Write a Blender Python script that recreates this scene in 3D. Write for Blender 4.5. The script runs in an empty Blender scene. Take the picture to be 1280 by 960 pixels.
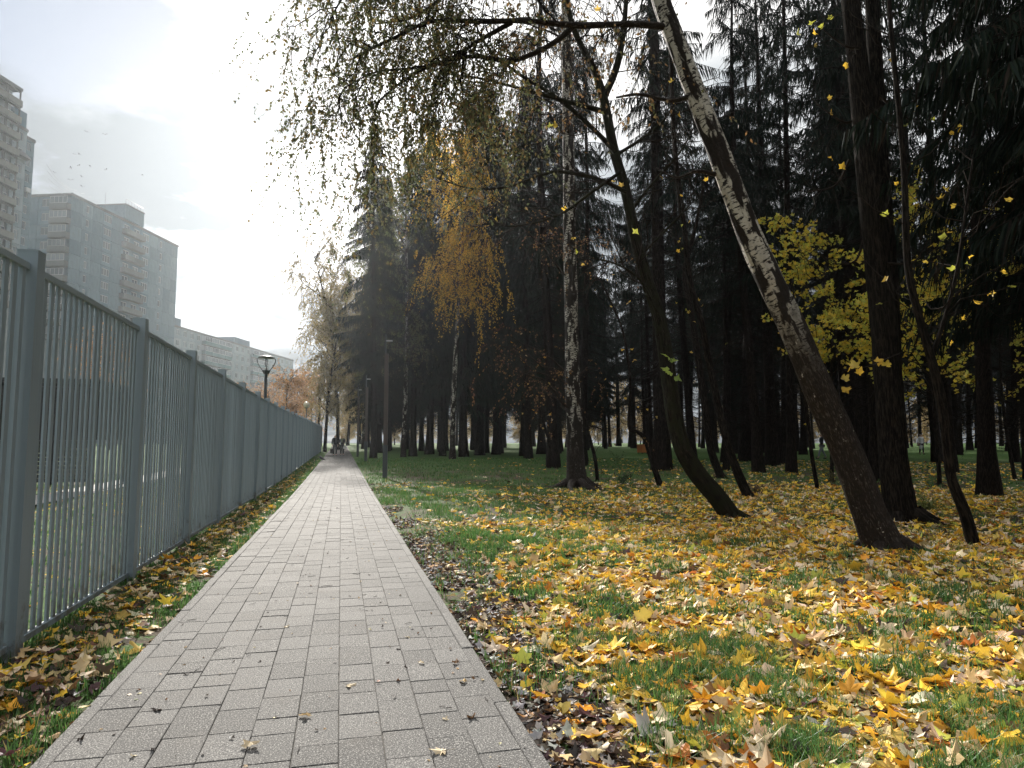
import bpy, math, random
import numpy as np
from mathutils import Matrix, Vector
PI = math.pi
sc = bpy.context.scene
COL = sc.collection
# ------------------------------------------------------------------ camera
CAM = np.array([0.0, 0.0, 1.37]); YAW = math.radians(13.9); PITCH = math.radians(4.97); FPX = 860.0
RIGHT = np.array([math.cos(YAW), -math.sin(YAW), 0.0])
FWD = np.array([math.sin(YAW) * math.cos(PITCH), math.cos(YAW) * math.cos(PITCH), math.sin(PITCH)])
UP = np.cross(RIGHT, FWD)
cam = bpy.data.cameras.new('camera'); cam.sensor_width = 36; cam.lens = FPX / 1280 * 36
cam.clip_start = 0.05; cam.clip_end = 3000
camo = bpy.data.objects.new('camera', cam); COL.objects.link(camo)
camo.matrix_world = Matrix([[RIGHT[i], UP[i], -FWD[i], CAM[i]] for i in range(3)] + [[0, 0, 0, 1]])
sc.camera = camo
sc.view_settings.view_transform = 'Standard'; sc.view_settings.look = 'None'
sc.view_settings.exposure = 1.45; sc.view_settings.gamma = 1.0
cy = sc.cycles if hasattr(sc, 'cycles') else None
if cy:
    cy.use_denoising = True; cy.max_bounces = 7; cy.diffuse_bounces = 4; cy.transmission_bounces = 4
    cy.volume_bounces = 0; cy.transparent_max_bounces = 6; cy.use_fast_gi = False
# ------------------------------------------------------------------ sun and sky
SUN_AZ, SUN_EL = math.radians(-5.0), math.radians(24.0)       # azimuth clockwise from +Y
SUN = np.array([math.sin(SUN_AZ) * math.cos(SUN_EL), math.cos(SUN_AZ) * math.cos(SUN_EL), math.sin(SUN_EL)])
sl = bpy.data.lights.new('sun', 'SUN'); sl.energy = 4.2; sl.angle = math.radians(1.2); sl.color = (1.0, 0.94, 0.85)
so = bpy.data.objects.new('sun', sl); COL.objects.link(so)
so.rotation_euler = Vector(-SUN).to_track_quat('-Z', 'Y').to_euler()


class NT:
    """tiny helper round a node tree"""
    def __init__(s, t): s.t = t; s.n = t.nodes; s.l = t.links
    def add(s, ty, **kw):
        n = s.n.new(ty)
        ins = kw.pop('i', {})
        for k, v in kw.items(): setattr(n, k, v)
        for k, v in ins.items():
            if isinstance(v, bpy.types.NodeSocket): s.l.new(v, n.inputs[k])
            else: n.inputs[k].default_value = v
        return n
    def math(s, op, a, b=0.0, c=0.0, clamp=False):
        n = s.n.new('ShaderNodeMath'); n.operation = op; n.use_clamp = clamp
        for k, v in enumerate((a, b, c)):
            if isinstance(v, bpy.types.NodeSocket): s.l.new(v, n.inputs[k])
            else: n.inputs[k].default_value = v
        return n.outputs[0]
    def mix(s, f, a, b):
        n = s.n.new('ShaderNodeMix'); n.data_type = 'RGBA'
        for k, v in ((0, f), (6, a), (7, b)):
            if isinstance(v, bpy.types.NodeSocket): s.l.new(v, n.inputs[k])
            else: n.inputs[k].default_value = v if k == 0 else (tuple(v) + (1,))[:4]
        return n.outputs[2]
    def ramp(s, f, stops, interp='LINEAR'):
        n = s.n.new('ShaderNodeValToRGB'); n.color_ramp.interpolation = interp
        e = n.color_ramp.elements
        while len(e) < len(stops): e.new(0.5)
        for k, (p, c) in enumerate(stops):
            e[k].position = p; e[k].color = (c, c, c, 1) if not hasattr(c, '__len__') else tuple(c) + (1,)
        s.l.new(f, n.inputs[0]); return n.outputs[0]
    def rng(s, v, a, b, c=0.0, d=1.0, smooth=True):
        n = s.n.new('ShaderNodeMapRange'); n.interpolation_type = 'SMOOTHSTEP' if smooth else 'LINEAR'
        s.l.new(v, n.inputs[0])
        for k, x in enumerate((a, b, c, d)): n.inputs[k + 1].default_value = x
        return n.outputs[0]
    def noise(s, vec, scale, detail=4, rough=0.55, out=0):
        n = s.n.new('ShaderNodeTexNoise'); n.inputs['Scale'].default_value = scale
        n.inputs['Detail'].default_value = detail; n.inputs['Roughness'].default_value = rough
        if vec is not None: s.l.new(vec, n.inputs['Vector'])
        return n.outputs[out]


def cam_dir(px, py):
    d = FWD + RIGHT * (px - 640) / FPX + UP * (480 - py) / FPX
    return d / np.linalg.norm(d)


world = bpy.data.worlds.new('World'); sc.world = world; world.use_nodes = True
T = NT(world.node_tree); T.n.clear()
sky = T.add('ShaderNodeTexSky', sky_type='NISHITA', sun_disc=False, sun_elevation=SUN_EL, sun_rotation=SUN_AZ)
geo = T.add('ShaderNodeTexCoord')
dirv = T.add('ShaderNodeVectorMath', operation='NORMALIZE', i={0: geo.outputs['Generated']}).outputs[0]
sep = T.add('ShaderNodeSeparateXYZ', i={0: dirv})
den = T.math('ADD', T.math('MAXIMUM', sep.outputs[2], 0.0), 0.14)
inv = T.math('DIVIDE', 1.0, den)
plane = T.add('ShaderNodeVectorMath', operation='SCALE', i={0: dirv, 3: inv}).outputs[0]
plane = T.add('ShaderNodeVectorMath', operation='ADD', i={0: plane, 1: (3.1, 7.7, 1.3)}).outputs[0]
cov = T.noise(plane, 1.1, 9, 0.6)
thick = T.noise(plane, 1.7, 8, 0.5)
wv = T.noise(plane, 2.6, 5, 0.6, 1)
wv = T.add('ShaderNodeVectorMath', operation='SUBTRACT', i={0: wv, 1: (0.5, 0.5, 0.5)}).outputs[0]
wv = T.add('ShaderNodeVectorMath', operation='SCALE', i={0: wv, 3: 0.34}).outputs[0]
ragged = T.add('ShaderNodeVectorMath', operation='NORMALIZE', i={0: T.add('ShaderNodeVectorMath', operation='ADD', i={0: dirv, 1: wv}).outputs[0]}).outputs[0]
def sdot(v, d=None): return T.add('ShaderNodeVectorMath', operation='DOT_PRODUCT', i={0: ragged if d is None else d, 1: tuple(v)}).outputs['Value']
def cone(px, py, a0, a1):            # 1 inside the cone, falling to 0 at its rim
    return T.rng(sdot(cam_dir(px, py)), math.cos(math.radians(a1)), math.cos(math.radians(a0)))
gap = T.math('MAXIMUM', T.math('MULTIPLY', cone(35, 30, 0.5, 10.5), 0.44), T.math('MULTIPLY', cone(262, 372, 0.5, 6), 0.26))
cover = T.rng(T.math('SUBTRACT', cov, gap), 0.12, 0.44)
sd = T.math('MAXIMUM', sdot(SUN, dirv), 0.0)
g1 = T.math('MULTIPLY', T.math('POWER', sd, 10.0), 1.1)
g2 = T.math('MULTIPLY', T.math('POWER', sd, 60.0), 7.0)
gray = T.math('MULTIPLY', T.math('MAXIMUM', T.math('MAXIMUM', cone(20, 150, 1, 7.5), cone(110, 190, 1, 7.5)), T.math('MULTIPLY', cone(185, 240, 1, 5), 0.8)), 0.26)
gray2 = T.math('MULTIPLY', T.math('MAXIMUM', cone(240, 60, 1, 7), T.math('MAXIMUM', cone(320, 120, 1, 6.5), cone(400, 30, 1, 8))), 0.26)
tk = T.math('ADD', thick, T.math('ADD', gray, gray2))
base = T.rng(tk, 0.36, 0.70, 3.0, 1.10)
glow = T.math('MULTIPLY', T.math('ADD', g1, g2), T.rng(tk, 0.38, 0.70, 1.0, 0.18))
base = T.math('MULTIPLY', base, T.math('ADD', 0.40, T.math('MULTIPLY', T.math('MAXIMUM', sep.outputs[2], 0.0), 2.4)))   # an overcast sky is brightest overhead
val = T.math('ADD', base, glow)
cl = T.mix(T.rng(val, 1.5, 5.0), (0.86, 0.94, 1.0), (1.0, 0.99, 0.975))
cloud = T.add('ShaderNodeVectorMath', operation='SCALE', i={0: cl, 3: val}).outputs[0]
skyb = T.add('ShaderNodeVectorMath', operation='SCALE', i={0: sky.outputs[0], 3: 0.3}).outputs[0]
skyp = T.mix(0.75, skyb, (1.9, 2.2, 2.7))
fin = T.mix(cover, skyp, cloud)
bg = T.add('ShaderNodeBackground', i={0: fin, 1: 0.1})
T.l.new(bg.outputs[0], T.add('ShaderNodeOutputWorld').inputs[0])

# ------------------------------------------------------------------ geometry helpers
rng = np.random.default_rng(7)
random.seed(7)


def gz(x, y):
    """height of the ground: flat round the camera, rising gently into the wood"""
    s = np.asarray(y, float) * 0.97 + np.asarray(x, float) * 0.24
    t = np.clip(s - 17, 0, 125)
    return 0.0125 * t * t / (t + 8)


def lawn(x, y):
    """ground sheet: below the paving, a little proud of it on the lawns"""
    x = np.asarray(x, float); y = np.asarray(y, float)
    d = np.maximum(np.maximum(-1.29 - x, x - 0.92), 0)
    b = 0.02 * np.sin(x * 0.9 + 1) * np.sin(y * 0.7) + 0.012 * np.sin(x * 2.3 + y * 1.7)
    return gz(x, y) - 0.03 + 0.05 * np.clip(d / 0.5, 0, 1) + b * np.clip(d / 2, 0, 1)


def P(px, py, z):
    return CAM + FWD * z + RIGHT * (px - 640) / FPX * z + UP * (480 - py) / FPX * z


def G(px, py):
    d = FWD + RIGHT * (px - 640) / FPX + UP * (480 - py) / FPX
    a, b = 1.0, 300.0
    f = lambda t: (CAM + d * t)[2] - float(lawn(*(CAM + d * t)[:2]))
    t = 1.0
    while t < 300 and f(t) > 0: t *= 1.02
    a, b = t / 1.02, t
    for _ in range(30):
        m = (a + b) / 2
        if f(m) > 0: a = m
        else: b = m
    p = CAM + d * a
    return np.array([p[0], p[1], float(lawn(p[0], p[1]))]), a


def GD(px, zc):
    """ground point under a picture column at camera depth zc"""
    p = CAM + FWD * zc + RIGHT * (px - 640) / FPX * zc
    return np.array([p[0], p[1], float(lawn(p[0], p[1]))])


class MB:
    """collects tubes, strips, boxes and leaves and links them as ONE mesh object"""
    def __init__(s): s.V = []; s.A = []; s.C = []; s.Q = []; s.T = []; s.QM = []; s.TM = []; s.n = 0; s.smooth = True
    def verts(s, v, a=None, c=None):
        v = np.asarray(v, np.float64).reshape(-1, 3); k = len(v); o = s.n
        s.V.append(v); s.A.append(np.zeros((k, 3)) if a is None else np.asarray(a).reshape(-1, 3))
        c = np.ones((k, 3)) if c is None else np.broadcast_to(np.asarray(c, float).reshape(-1, 3), (k, 3))
        s.C.append(c); s.n += k; return o
    def quads(s, q, m=0): q = np.asarray(q, np.int64).reshape(-1, 4); s.Q.append(q); s.QM.append(np.full(len(q), m))
    def tris(s, t, m=0): t = np.asarray(t, np.int64).reshape(-1, 3); s.T.append(t); s.TM.append(np.full(len(t), m))
    def tubes(s, Pt, R, S=5, c=None, m=0, relief=None, cap=True):
        """Pt N,K,3 polylines; R N,K radii; S sides"""
        Pt = np.asarray(Pt, float); R = np.asarray(R, float)
        if Pt.ndim == 2: Pt = Pt[None]; R = R[None]
        N, K, _ = Pt.shape
        t = np.gradient(Pt, axis=1); t /= np.linalg.norm(t, axis=2, keepdims=True) + 1e-9
        av = Pt[:, -1] - Pt[:, 0]; av /= np.linalg.norm(av, axis=1, keepdims=True) + 1e-9
        ref = np.where(np.abs(av[:, 2:3]) > 0.8, np.array([[1., 0, 0]]), np.array([[0, 0, 1.]]))[:, None, :]
        u = np.cross(t, np.broadcast_to(ref, t.shape)); u /= np.linalg.norm(u, axis=2, keepdims=True) + 1e-9
        w = np.cross(t, u)
        th = np.arange(S) / S * 2 * PI
        ln = np.concatenate([np.zeros((N, 1)), np.cumsum(np.linalg.norm(np.diff(Pt, axis=1), axis=2), axis=1)], axis=1)
        rr = R[:, :, None] * np.ones(S)
        if relief is not None: rr = rr * relief(ln[:, :, None], th[None, None, :])
        ring = Pt[:, :, None, :] + rr[..., None] * (np.cos(th)[None, None, :, None] * u[:, :, None, :] + np.sin(th)[None, None, :, None] * w[:, :, None, :])
        rm = R.max(axis=1)[:, None, None] * np.ones((N, K, S))
        at = np.stack([np.cos(th) * rm, np.sin(th) * rm, ln[:, :, None] * np.ones(S)], axis=3)
        cc = None
        if c is not None:
            c = np.asarray(c, float)
            cc = np.broadcast_to(c.reshape(-1, 1, 1, 3) if c.ndim > 1 else c.reshape(1, 1, 1, 3), ring.shape).reshape(-1, 3)
        o = s.verts(ring, at, cc)
        idx = o + np.arange(N * K * S).reshape(N, K, S)
        a = idx[:, :-1, :]; b = idx[:, 1:, :]
        s.quads(np.stack([a, np.roll(a, -1, 2), np.roll(b, -1, 2), b], axis=3), m)
        if cap:
            e = idx[:, -1, :]
            for k in range(1, S - 1): s.tris(np.stack([e[:, 0], e[:, k], e[:, k + 1]], axis=1), m)
    def strips(s, Pt, Wd, side, c=None, m=0):
        Pt = np.asarray(Pt, float); N, K, _ = Pt.shape
        off = side[:, None, :] * np.asarray(Wd)[:, :, None] * 0.5
        v = np.stack([Pt - off, Pt + off], axis=2)
        cc = None if c is None else np.broadcast_to(np.asarray(c, float).reshape(-1, 1, 1, 3), v.shape).reshape(-1, 3)
        o = s.verts(v, None, cc)
        i = o + np.arange(N * K * 2).reshape(N, K, 2)
        s.quads(np.stack([i[:, :-1, 0], i[:, :-1, 1], i[:, 1:, 1], i[:, 1:, 0]], axis=2), m)
    def leaf(s, C0, size, d, nrm, c, wid=0.7, m=0):
        """small folded leaves, four faces each: base C0, along d, normal nrm"""
        C0 = np.asarray(C0, float); N = len(C0); size = np.broadcast_to(np.asarray(size, float), (N,))[:, None]
        d = d / (np.linalg.norm(d, axis=1, keepdims=True) + 1e-9)
        sd_ = np.cross(d, nrm); sd_ /= np.linalg.norm(sd_, axis=1, keepdims=True) + 1e-9
        n2 = np.cross(sd_, d)
        pts = [C0, C0 + d * size * 0.38 + sd_ * size * wid * 0.5 + n2 * size * 0.1, C0 + d * size * 0.4,
               C0 + d * size * 0.38 - sd_ * size * wid * 0.5 + n2 * size * 0.1, C0 + d * size + n2 * size * 0.06]
        v = np.stack(pts, axis=1); c = np.broadcast_to(np.asarray(c, float), (N, 3))
        o = s.verts(v, None, np.repeat(c, 5, axis=0)); i = o + np.arange(N)[:, None] * 5
        for q in ((0, 1, 2), (0, 2, 3), (1, 4, 2), (2, 4, 3)): s.tris(i + np.array([q]), m)
    def box(s, x0, x1, y0, y1, z0, z1, m=0, c=None):
        v = [(x, y, z) for z in (z0, z1) for y in (y0, y1) for x in (x0, x1)]
        o = s.verts(v, None, c)
        s.quads(o + np.array([[0, 2, 3, 1], [4, 5, 7, 6], [0, 1, 5, 4], [2, 6, 7, 3], [0, 4, 6, 2], [1, 3, 7, 5]]), m)
    def slab(s, lx, ly, h, ch, m=0):
        """a stone with its top edge chamfered, top at z = 0"""
        x, y = lx / 2, ly / 2
        r = lambda a, b, z: [(-a, -b, z), (a, -b, z), (a, b, z), (-a, b, z)]
        o = s.verts(r(x - ch, y - ch, 0) + r(x, y, -ch) + r(x, y, -h))
        q = [[0, 1, 2, 3]]
        for k in (0, 4):
            for j in range(4): q.append([k + j, k + 4 + j, k + 4 + (j + 1) % 4, k + (j + 1) % 4])
        s.quads(o + np.array(q), m)
    def mesh(s, name, mats, smooth=True):
        V = np.concatenate(s.V); Q = np.concatenate(s.Q) if s.Q else np.zeros((0, 4), int); Tt = np.concatenate(s.T) if s.T else np.zeros((0, 3), int)
        me = bpy.data.meshes.new(name)
        me.vertices.add(len(V)); me.vertices.foreach_set('co', V.astype(np.float32).ravel())
        nq, nt = len(Q), len(Tt)
        me.loops.add(nq * 4 + nt * 3); me.loops.foreach_set('vertex_index', np.concatenate([Q.ravel(), Tt.ravel()]).astype(np.int32))
        me.polygons.add(nq + nt)
        me.polygons.foreach_set('loop_start', np.concatenate([np.arange(nq) * 4, nq * 4 + np.arange(nt) * 3]).astype(np.int32))
        mi = np.concatenate([np.concatenate(s.QM) if s.QM else np.zeros(0), np.concatenate(s.TM) if s.TM else np.zeros(0)]).astype(np.int32)
        for mt in (mats if isinstance(mats, (list, tuple)) else [mats]): me.materials.append(mt)
        me.polygons.foreach_set('material_index', mi)
        me.polygons.foreach_set('use_smooth', np.full(nq + nt, smooth))
        a = me.attributes.new('tuv', 'FLOAT_VECTOR', 'POINT'); a.data.foreach_set('vector', np.concatenate(s.A).astype(np.float32).ravel())
        c = me.attributes.new('tint', 'FLOAT_COLOR', 'POINT')
        cc = np.concatenate(s.C); c.data.foreach_set('color', np.concatenate([cc, np.ones((len(cc), 1))], axis=1).astype(np.float32).ravel())
        me.update(calc_edges=True); return me
    def build(s, name, mats, parent=None, smooth=True, loc=None, **tags):
        return link(name, s.mesh(name, mats, smooth), parent, loc, **tags)


def link(name, me, parent=None, loc=None, rz=None, **tags):
    o = bpy.data.objects.new(name, me); COL.objects.link(o)
    if parent is not None: o.parent = parent
    if loc is not None: o.location = [float(v) for v in loc]
    if rz is not None: o.rotation_euler = (0, 0, rz)
    for k, v in tags.items(): o[k] = v
    return o


def thing(name, label, cat, loc=(0, 0, 0), rz=0.0, group=None):
    o = link(name, None, None, loc, rz, label=label, category=cat)
    if group: o['group'] = group
    return o


def dup(root, loc, rz=0.0, scale=1.0, label=None, group=None):
    r = root.copy(); COL.objects.link(r); r.location = [float(v) for v in loc]; r.rotation_euler = (0, 0, rz)
    r.scale = (scale, scale, scale) if not hasattr(scale, '__len__') else scale
    if label: r['label'] = label
    if group: r['group'] = group
    for ch in list(root.children):
        c = ch.copy(); COL.objects.link(c); c.parent = r
        for g in list(ch.children):
            d = g.copy(); COL.objects.link(d); d.parent = c
    return r


# value noise on a lattice, for scattering
_lat = np.random.default_rng(3).random((256, 256))
def vnoise(x, y, f=1.0):
    x = np.asarray(x) * f + 91.3; y = np.asarray(y) * f + 57.1
    i = np.floor(x).astype(int); j = np.floor(y).astype(int); u = x - i; v = y - j
    u = u * u * (3 - 2 * u); v = v * v * (3 - 2 * v)
    L = lambda a, b: _lat[a % 256, b % 256]
    return (L(i, j) * (1 - u) + L(i + 1, j) * u) * (1 - v) + (L(i, j + 1) * (1 - u) + L(i + 1, j + 1) * u) * v
def fbm(x, y, f=1.0): return 0.55 * vnoise(x, y, f) + 0.3 * vnoise(x, y, f * 2.1) + 0.15 * vnoise(x, y, f * 4.3)
def interp_poly(Pt, n):
    """smooth resample of a polyline to n points (Catmull-Rom)"""
    Pt = np.asarray(Pt, float); k = len(Pt)
    q = np.concatenate([[2 * Pt[0] - Pt[1]], Pt, [2 * Pt[-1] - Pt[-2]]])
    t = np.linspace(0, k - 1 - 1e-6, n); i = t.astype(int); f = (t - i)[:, None]
    a, b, c, d = q[i], q[i + 1], q[i + 2], q[i + 3]
    return 0.5 * (2 * b + (c - a) * f + (2 * a - 5 * b + 4 * c - d) * f ** 2 + (3 * b - a - 3 * c + d) * f ** 3)

# ------------------------------------------------------------------ materials
def newmat(name):
    m = bpy.data.materials.new(name); m.use_nodes = True; t = NT(m.node_tree); t.n.clear()
    out = t.add('ShaderNodeOutputMaterial'); return m, t, out
def attr(t, name, o='Color'): return t.add('ShaderNodeAttribute', attribute_name=name).outputs[o]
def objc(t): return t.add('ShaderNodeTexCoord').outputs['Object']
def orand(t): return t.add('ShaderNodeObjectInfo').outputs['Random']
def finish(t, out, col, rough=0.7, bump=None, bs=0.3, bd=0.01, spec=0.4, metal=0.0):
    p = t.add('ShaderNodeBsdfPrincipled'); 
    for k, v in (('Base Color', col), ('Roughness', rough), ('Metallic', metal), ('Specular IOR Level', spec)):
        if isinstance(v, bpy.types.NodeSocket): t.l.new(v, p.inputs[k])
        else: p.inputs[k].default_value = (tuple(v) + (1,)) if hasattr(v, '__len__') else v
    if bump is not None:
        b = t.add('ShaderNodeBump', i={'Strength': bs, 'Distance': bd, 'Height': bump}); t.l.new(b.outputs[0], p.inputs['Normal'])
    t.l.new(p.outputs[0], out.inputs[0])
M = {}
def plain(name, col, rough=0.6, var=0.25, scale=6.0, metal=0.0, spec=0.4, bs=0.15):
    m, t, out = newmat(name); n = t.noise(objc(t), scale, 5, 0.6)
    c = t.mix(n, [v * (1 - var) for v in col], [min(1, v * (1 + var)) for v in col])
    finish(t, out, c, rough, t.noise(objc(t), scale * 8, 3), bs, 0.004, spec, metal); M[name] = m; return m
def leafmat(name, trans=0.4, hue=0.0, gloss=0.06, rough=0.42):
    m, t, out = newmat(name); c = attr(t, 'tint')
    r = orand(t)
    c = t.add('ShaderNodeHueSaturation', i={'Hue': 0.5, 'Saturation': 1.0, 'Value': t.rng(r, 0, 1, 1 - hue, 1 + hue, False), 'Color': c}).outputs[0]
    d = t.add('ShaderNodeBsdfDiffuse', i={0: c}); tr = t.add('ShaderNodeBsdfTranslucent', i={0: c})
    a = t.add('ShaderNodeMixShader', i={0: trans, 1: d.outputs[0], 2: tr.outputs[0]})
    g = t.add('ShaderNodeBsdfGlossy', i={0: (0.9, 0.95, 1, 1), 1: rough})
    b = t.add('ShaderNodeMixShader', i={0: gloss, 1: a.outputs[0], 2: g.outputs[0]})
    t.l.new(b.outputs[0], out.inputs[0]); M[name] = m; return m
leafmat('leaf', 0.55, 0.12, 0.015); leafmat('needle', 0.12, 0.2, 0.006, 0.5); leafmat('grass_blade', 0.35, 0.0, 0.016, 0.4)
leafmat('litter', 0.18, 0.0, 0.018, 0.45)

def bark(name, c0, c1, sc_v=1.0, moss=None):
    m, t, out = newmat(name); v = attr(t, 'tuv', 'Vector')
    st = t.add('ShaderNodeVectorMath', operation='MULTIPLY', i={0: v, 1: (1, 1, 0.22)}).outputs[0]
    n = t.noise(st, 26 * sc_v, 6, 0.62); n2 = t.noise(v, 5, 4)
    c = t.mix(t.rng(n, 0.42, 0.64), c0, c1)
    c = t.mix(t.rng(t.noise(st, 44, 6, 0.7), 0.56, 0.70, 0, 0.7), c, [q * 2.4 for q in c1])
    if moss is not None: c = t.mix(t.rng(n2, 0.38, 0.6), c, moss)
    finish(t, out, c, 0.95, n, 0.9, 0.02, 0.04); M[name] = m
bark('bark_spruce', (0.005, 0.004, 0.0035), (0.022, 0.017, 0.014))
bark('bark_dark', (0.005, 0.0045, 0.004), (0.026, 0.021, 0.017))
bark('bark_moss', (0.008, 0.007, 0.006), (0.026, 0.023, 0.017), 0.8, (0.0165, 0.0175, 0.0105))
bark('twig', (0.014, 0.011, 0.009), (0.035, 0.028, 0.022))

def birch_bark(name, lo, hi, pt=0.54, lt=0.53):
    """white bark with dark lenticels, black cracked plates towards the foot of the stem (lo..hi metres along it)"""
    m, t, out = newmat(name); v = attr(t, 'tuv', 'Vector')
    ln = t.add('ShaderNodeSeparateXYZ', i={0: v}).outputs[2]
    hz = t.add('ShaderNodeVectorMath', operation='MULTIPLY', i={0: v, 1: (2.6, 2.6, 15)}).outputs[0]
    lent = t.rng(t.noise(hz, 2.2, 5, 0.65), lt, lt + 0.07)
    pv = t.add('ShaderNodeVectorMath', operation='MULTIPLY', i={0: v, 1: (2.2, 2.2, 1.5)}).outputs[0]
    pn = t.noise(pv, 1.3, 4, 0.55)
    patch = t.rng(pn, pt, pt + 0.05)
    flk = t.rng(t.noise(t.add('ShaderNodeVectorMath', operation='MULTIPLY', i={0: v, 1: (1, 1, .3)}).outputs[0], 42, 6, 0.7), 0.52, 0.66, 0, 0.8)
    white = t.mix(t.noise(v, 9, 5), (0.28, 0.26, 0.22), (0.50, 0.47, 0.41))
    dark = t.mix(t.noise(v, 22, 5), (0.007, 0.006, 0.0055), (0.032, 0.025, 0.021))
    c = t.mix(t.math('MAXIMUM', lent, patch), white, dark)
    lowm = t.rng(t.math('ADD', ln, t.math('MULTIPLY', t.math('SUBTRACT', pn, 0.5), 3.4)), lo, hi, 1, 0)
    lowm = t.math('MULTIPLY', lowm, t.rng(t.noise(v, 13, 4), 0.30, 0.36))
    c = t.mix(lowm, c, t.mix(flk, dark, (0.10, 0.085, 0.072)))
    h = t.math('SUBTRACT', t.noise(v, 14, 6, 0.6), t.math('MULTIPLY', lent, 0.3))
    finish(t, out, c, 0.75, h, 0.8, 0.02, 0.08); M[name] = m
birch_bark('bark_birch', 2.4, 4.2, 0.47, 0.51)
birch_bark('bark_birch_slim', 1.0, 2.4, 0.45, 0.48)

m, t, out = newmat('fence_paint')
oc = objc(t); n = t.noise(oc, 3, 4); f = t.noise(oc, 420, 2)
c = t.mix(n, (0.215, 0.272, 0.31), (0.248, 0.305, 0.345))
c = t.mix(t.rng(t.noise(oc, 95, 3), 0.70, 0.76), c, (0.32, 0.34, 0.34))
r = orand(t); c = t.mix(t.rng(r, 0, 1, 0, 0.5, False), c, (0.16, 0.205, 0.235))
zz = t.add('ShaderNodeSeparateXYZ', i={0: t.add('ShaderNodeNewGeometry').outputs['Position']}).outputs[2]
mud = t.rng(t.math('ADD', t.noise(t.add('ShaderNodeNewGeometry').outputs['Position'], 7, 6, 0.7), t.math('MULTIPLY', zz, -0.55)), 0.36, 0.56, 0, 0.75)
c = t.mix(mud, c, (0.085, 0.072, 0.055))
run = t.noise(t.add('ShaderNodeVectorMath', operation='MULTIPLY', i={0: t.add('ShaderNodeNewGeometry').outputs['Position'], 1: (26, 26, 1.1)}).outputs[0], 1.6, 5, 0.65)
c = t.mix(t.rng(run, 0.55, 0.75, 0, 0.4), c, (0.12, 0.145, 0.155))
finish(t, out, c, 0.5, f, 0.25, 0.0008, 0.45); M['fence_paint'] = m

def pavermat(name, per_obj):
    m, t, out = newmat(name); g = t.add('ShaderNodeNewGeometry').outputs['Position']
    tone = orand(t) if per_obj else t.add('ShaderNodeSeparateColor', i={0: attr(t, 'tint')}).outputs[0]
    base_ = t.mix(tone, (0.084, 0.082, 0.0805), (0.140, 0.137, 0.134))
    sp = t.noise(g, 150, 2, 0.75); sp2 = t.noise(g, 130, 2, 0.7)
    c = t.mix(t.rng(sp, 0.40, 0.54, 0.85, 0), base_, (0.03, 0.03, 0.031))
    c = t.mix(t.rng(sp2, 0.54, 0.64, 0, 0.7), c, (0.42, 0.41, 0.39))
    dirt = t.noise(g, 2.3, 6, 0.65)
    c = t.mix(t.rng(dirt, 0.5, 0.78, 0, 0.45), c, (0.11, 0.10, 0.09))
    finish(t, out, c, 0.88, t.math('ADD', sp, sp2), 0.5, 0.002, 0.13); M[name] = m
pavermat('paver_stone', True); pavermat('paver_field', False)
plain('joint_sand', (0.085, 0.078, 0.068), 0.95, 0.4, 40)

m, t, out = newmat('earth')
g = t.add('ShaderNodeNewGeometry').outputs['Position']
a = t.noise(g, 0.55, 5, 0.6); b = t.noise(g, 9, 6, 0.65); d = t.noise(g, 45, 4, 0.6)
soil = t.mix(t.rng(d, 0.3, 0.7), (0.035, 0.027, 0.02), (0.11, 0.085, 0.06))
turf = t.mix(t.rng(b, 0.35, 0.65), (0.03, 0.065, 0.018), (0.075, 0.14, 0.038))
c = t.mix(t.rng(t.math('ADD', t.math('MULTIPLY', a, 0.5), t.math('MULTIPLY', b, 0.5)), 0.45, 0.56), soil, turf)
sy = t.add('ShaderNodeSeparateXYZ', i={0: g})
far = t.rng(sy.outputs[1], 26, 44)
spk = t.rng(t.noise(g, 4.5, 5, 0.75), 0.60, 0.66)
fg = t.mix(t.math('MULTIPLY', spk, t.rng(t.noise(g, 0.12, 3), 0.42, 0.6)), turf, (0.30, 0.21, 0.06))
c = t.mix(far, c, fg)
finish(t, out, c, 0.95, t.math('ADD', b, d), 0.8, 0.03, 0.1); M['earth'] = m

# ------------------------------------------------------------------ the ground and the paved path
def axis(segs):
    return np.unique(np.concatenate([np.linspace(a, b, n) for a, b, n in segs]).round(4))
gx = axis([(-300, -60, 10), (-60, -6, 28), (-6, -2.2, 10), (-2.2, -1.27, 12), (-1.27, 0.9, 6), (0.9, 2, 14), (2, 14, 50), (14, 60, 40), (60, 320, 10)])
gy = axis([(-40, 0, 10), (0, 14, 60), (14, 40, 50), (40, 150, 56), (150, 410, 10)])
X, Y = np.meshgrid(gx, gy); mb = MB()
mb.verts(np.stack([X, Y, lawn(X, Y)], axis=2)); nx, ny = len(gx), len(gy)
ii = np.arange(nx * ny).reshape(ny, nx)
mb.quads(np.stack([ii[:-1, :-1], ii[:-1, 1:], ii[1:, 1:], ii[1:, :-1]], axis=2))
ground = mb.build('ground', M['earth'], kind='structure')

XL, XR, PEND = -1.263, 0.897, 112.0
path = link('path', None, kind='structure')
ys = np.linspace(-2, PEND, 116); mb = MB()
for xx in (XL + 0.02, XR - 0.02): pass
xs2 = np.array([XL + 0.02, XR - 0.02]); X, Y = np.meshgrid(xs2, ys)
mb.verts(np.stack([X, Y, gz(X, Y) - 0.011], axis=2)); ii = np.arange(len(ys) * 2).reshape(-1, 2)
mb.quads(np.stack([ii[:-1, 0], ii[:-1, 1], ii[1:, 1], ii[1:, 0]], axis=1))
mb.build('joint_bed', M['joint_sand'], path)
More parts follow.
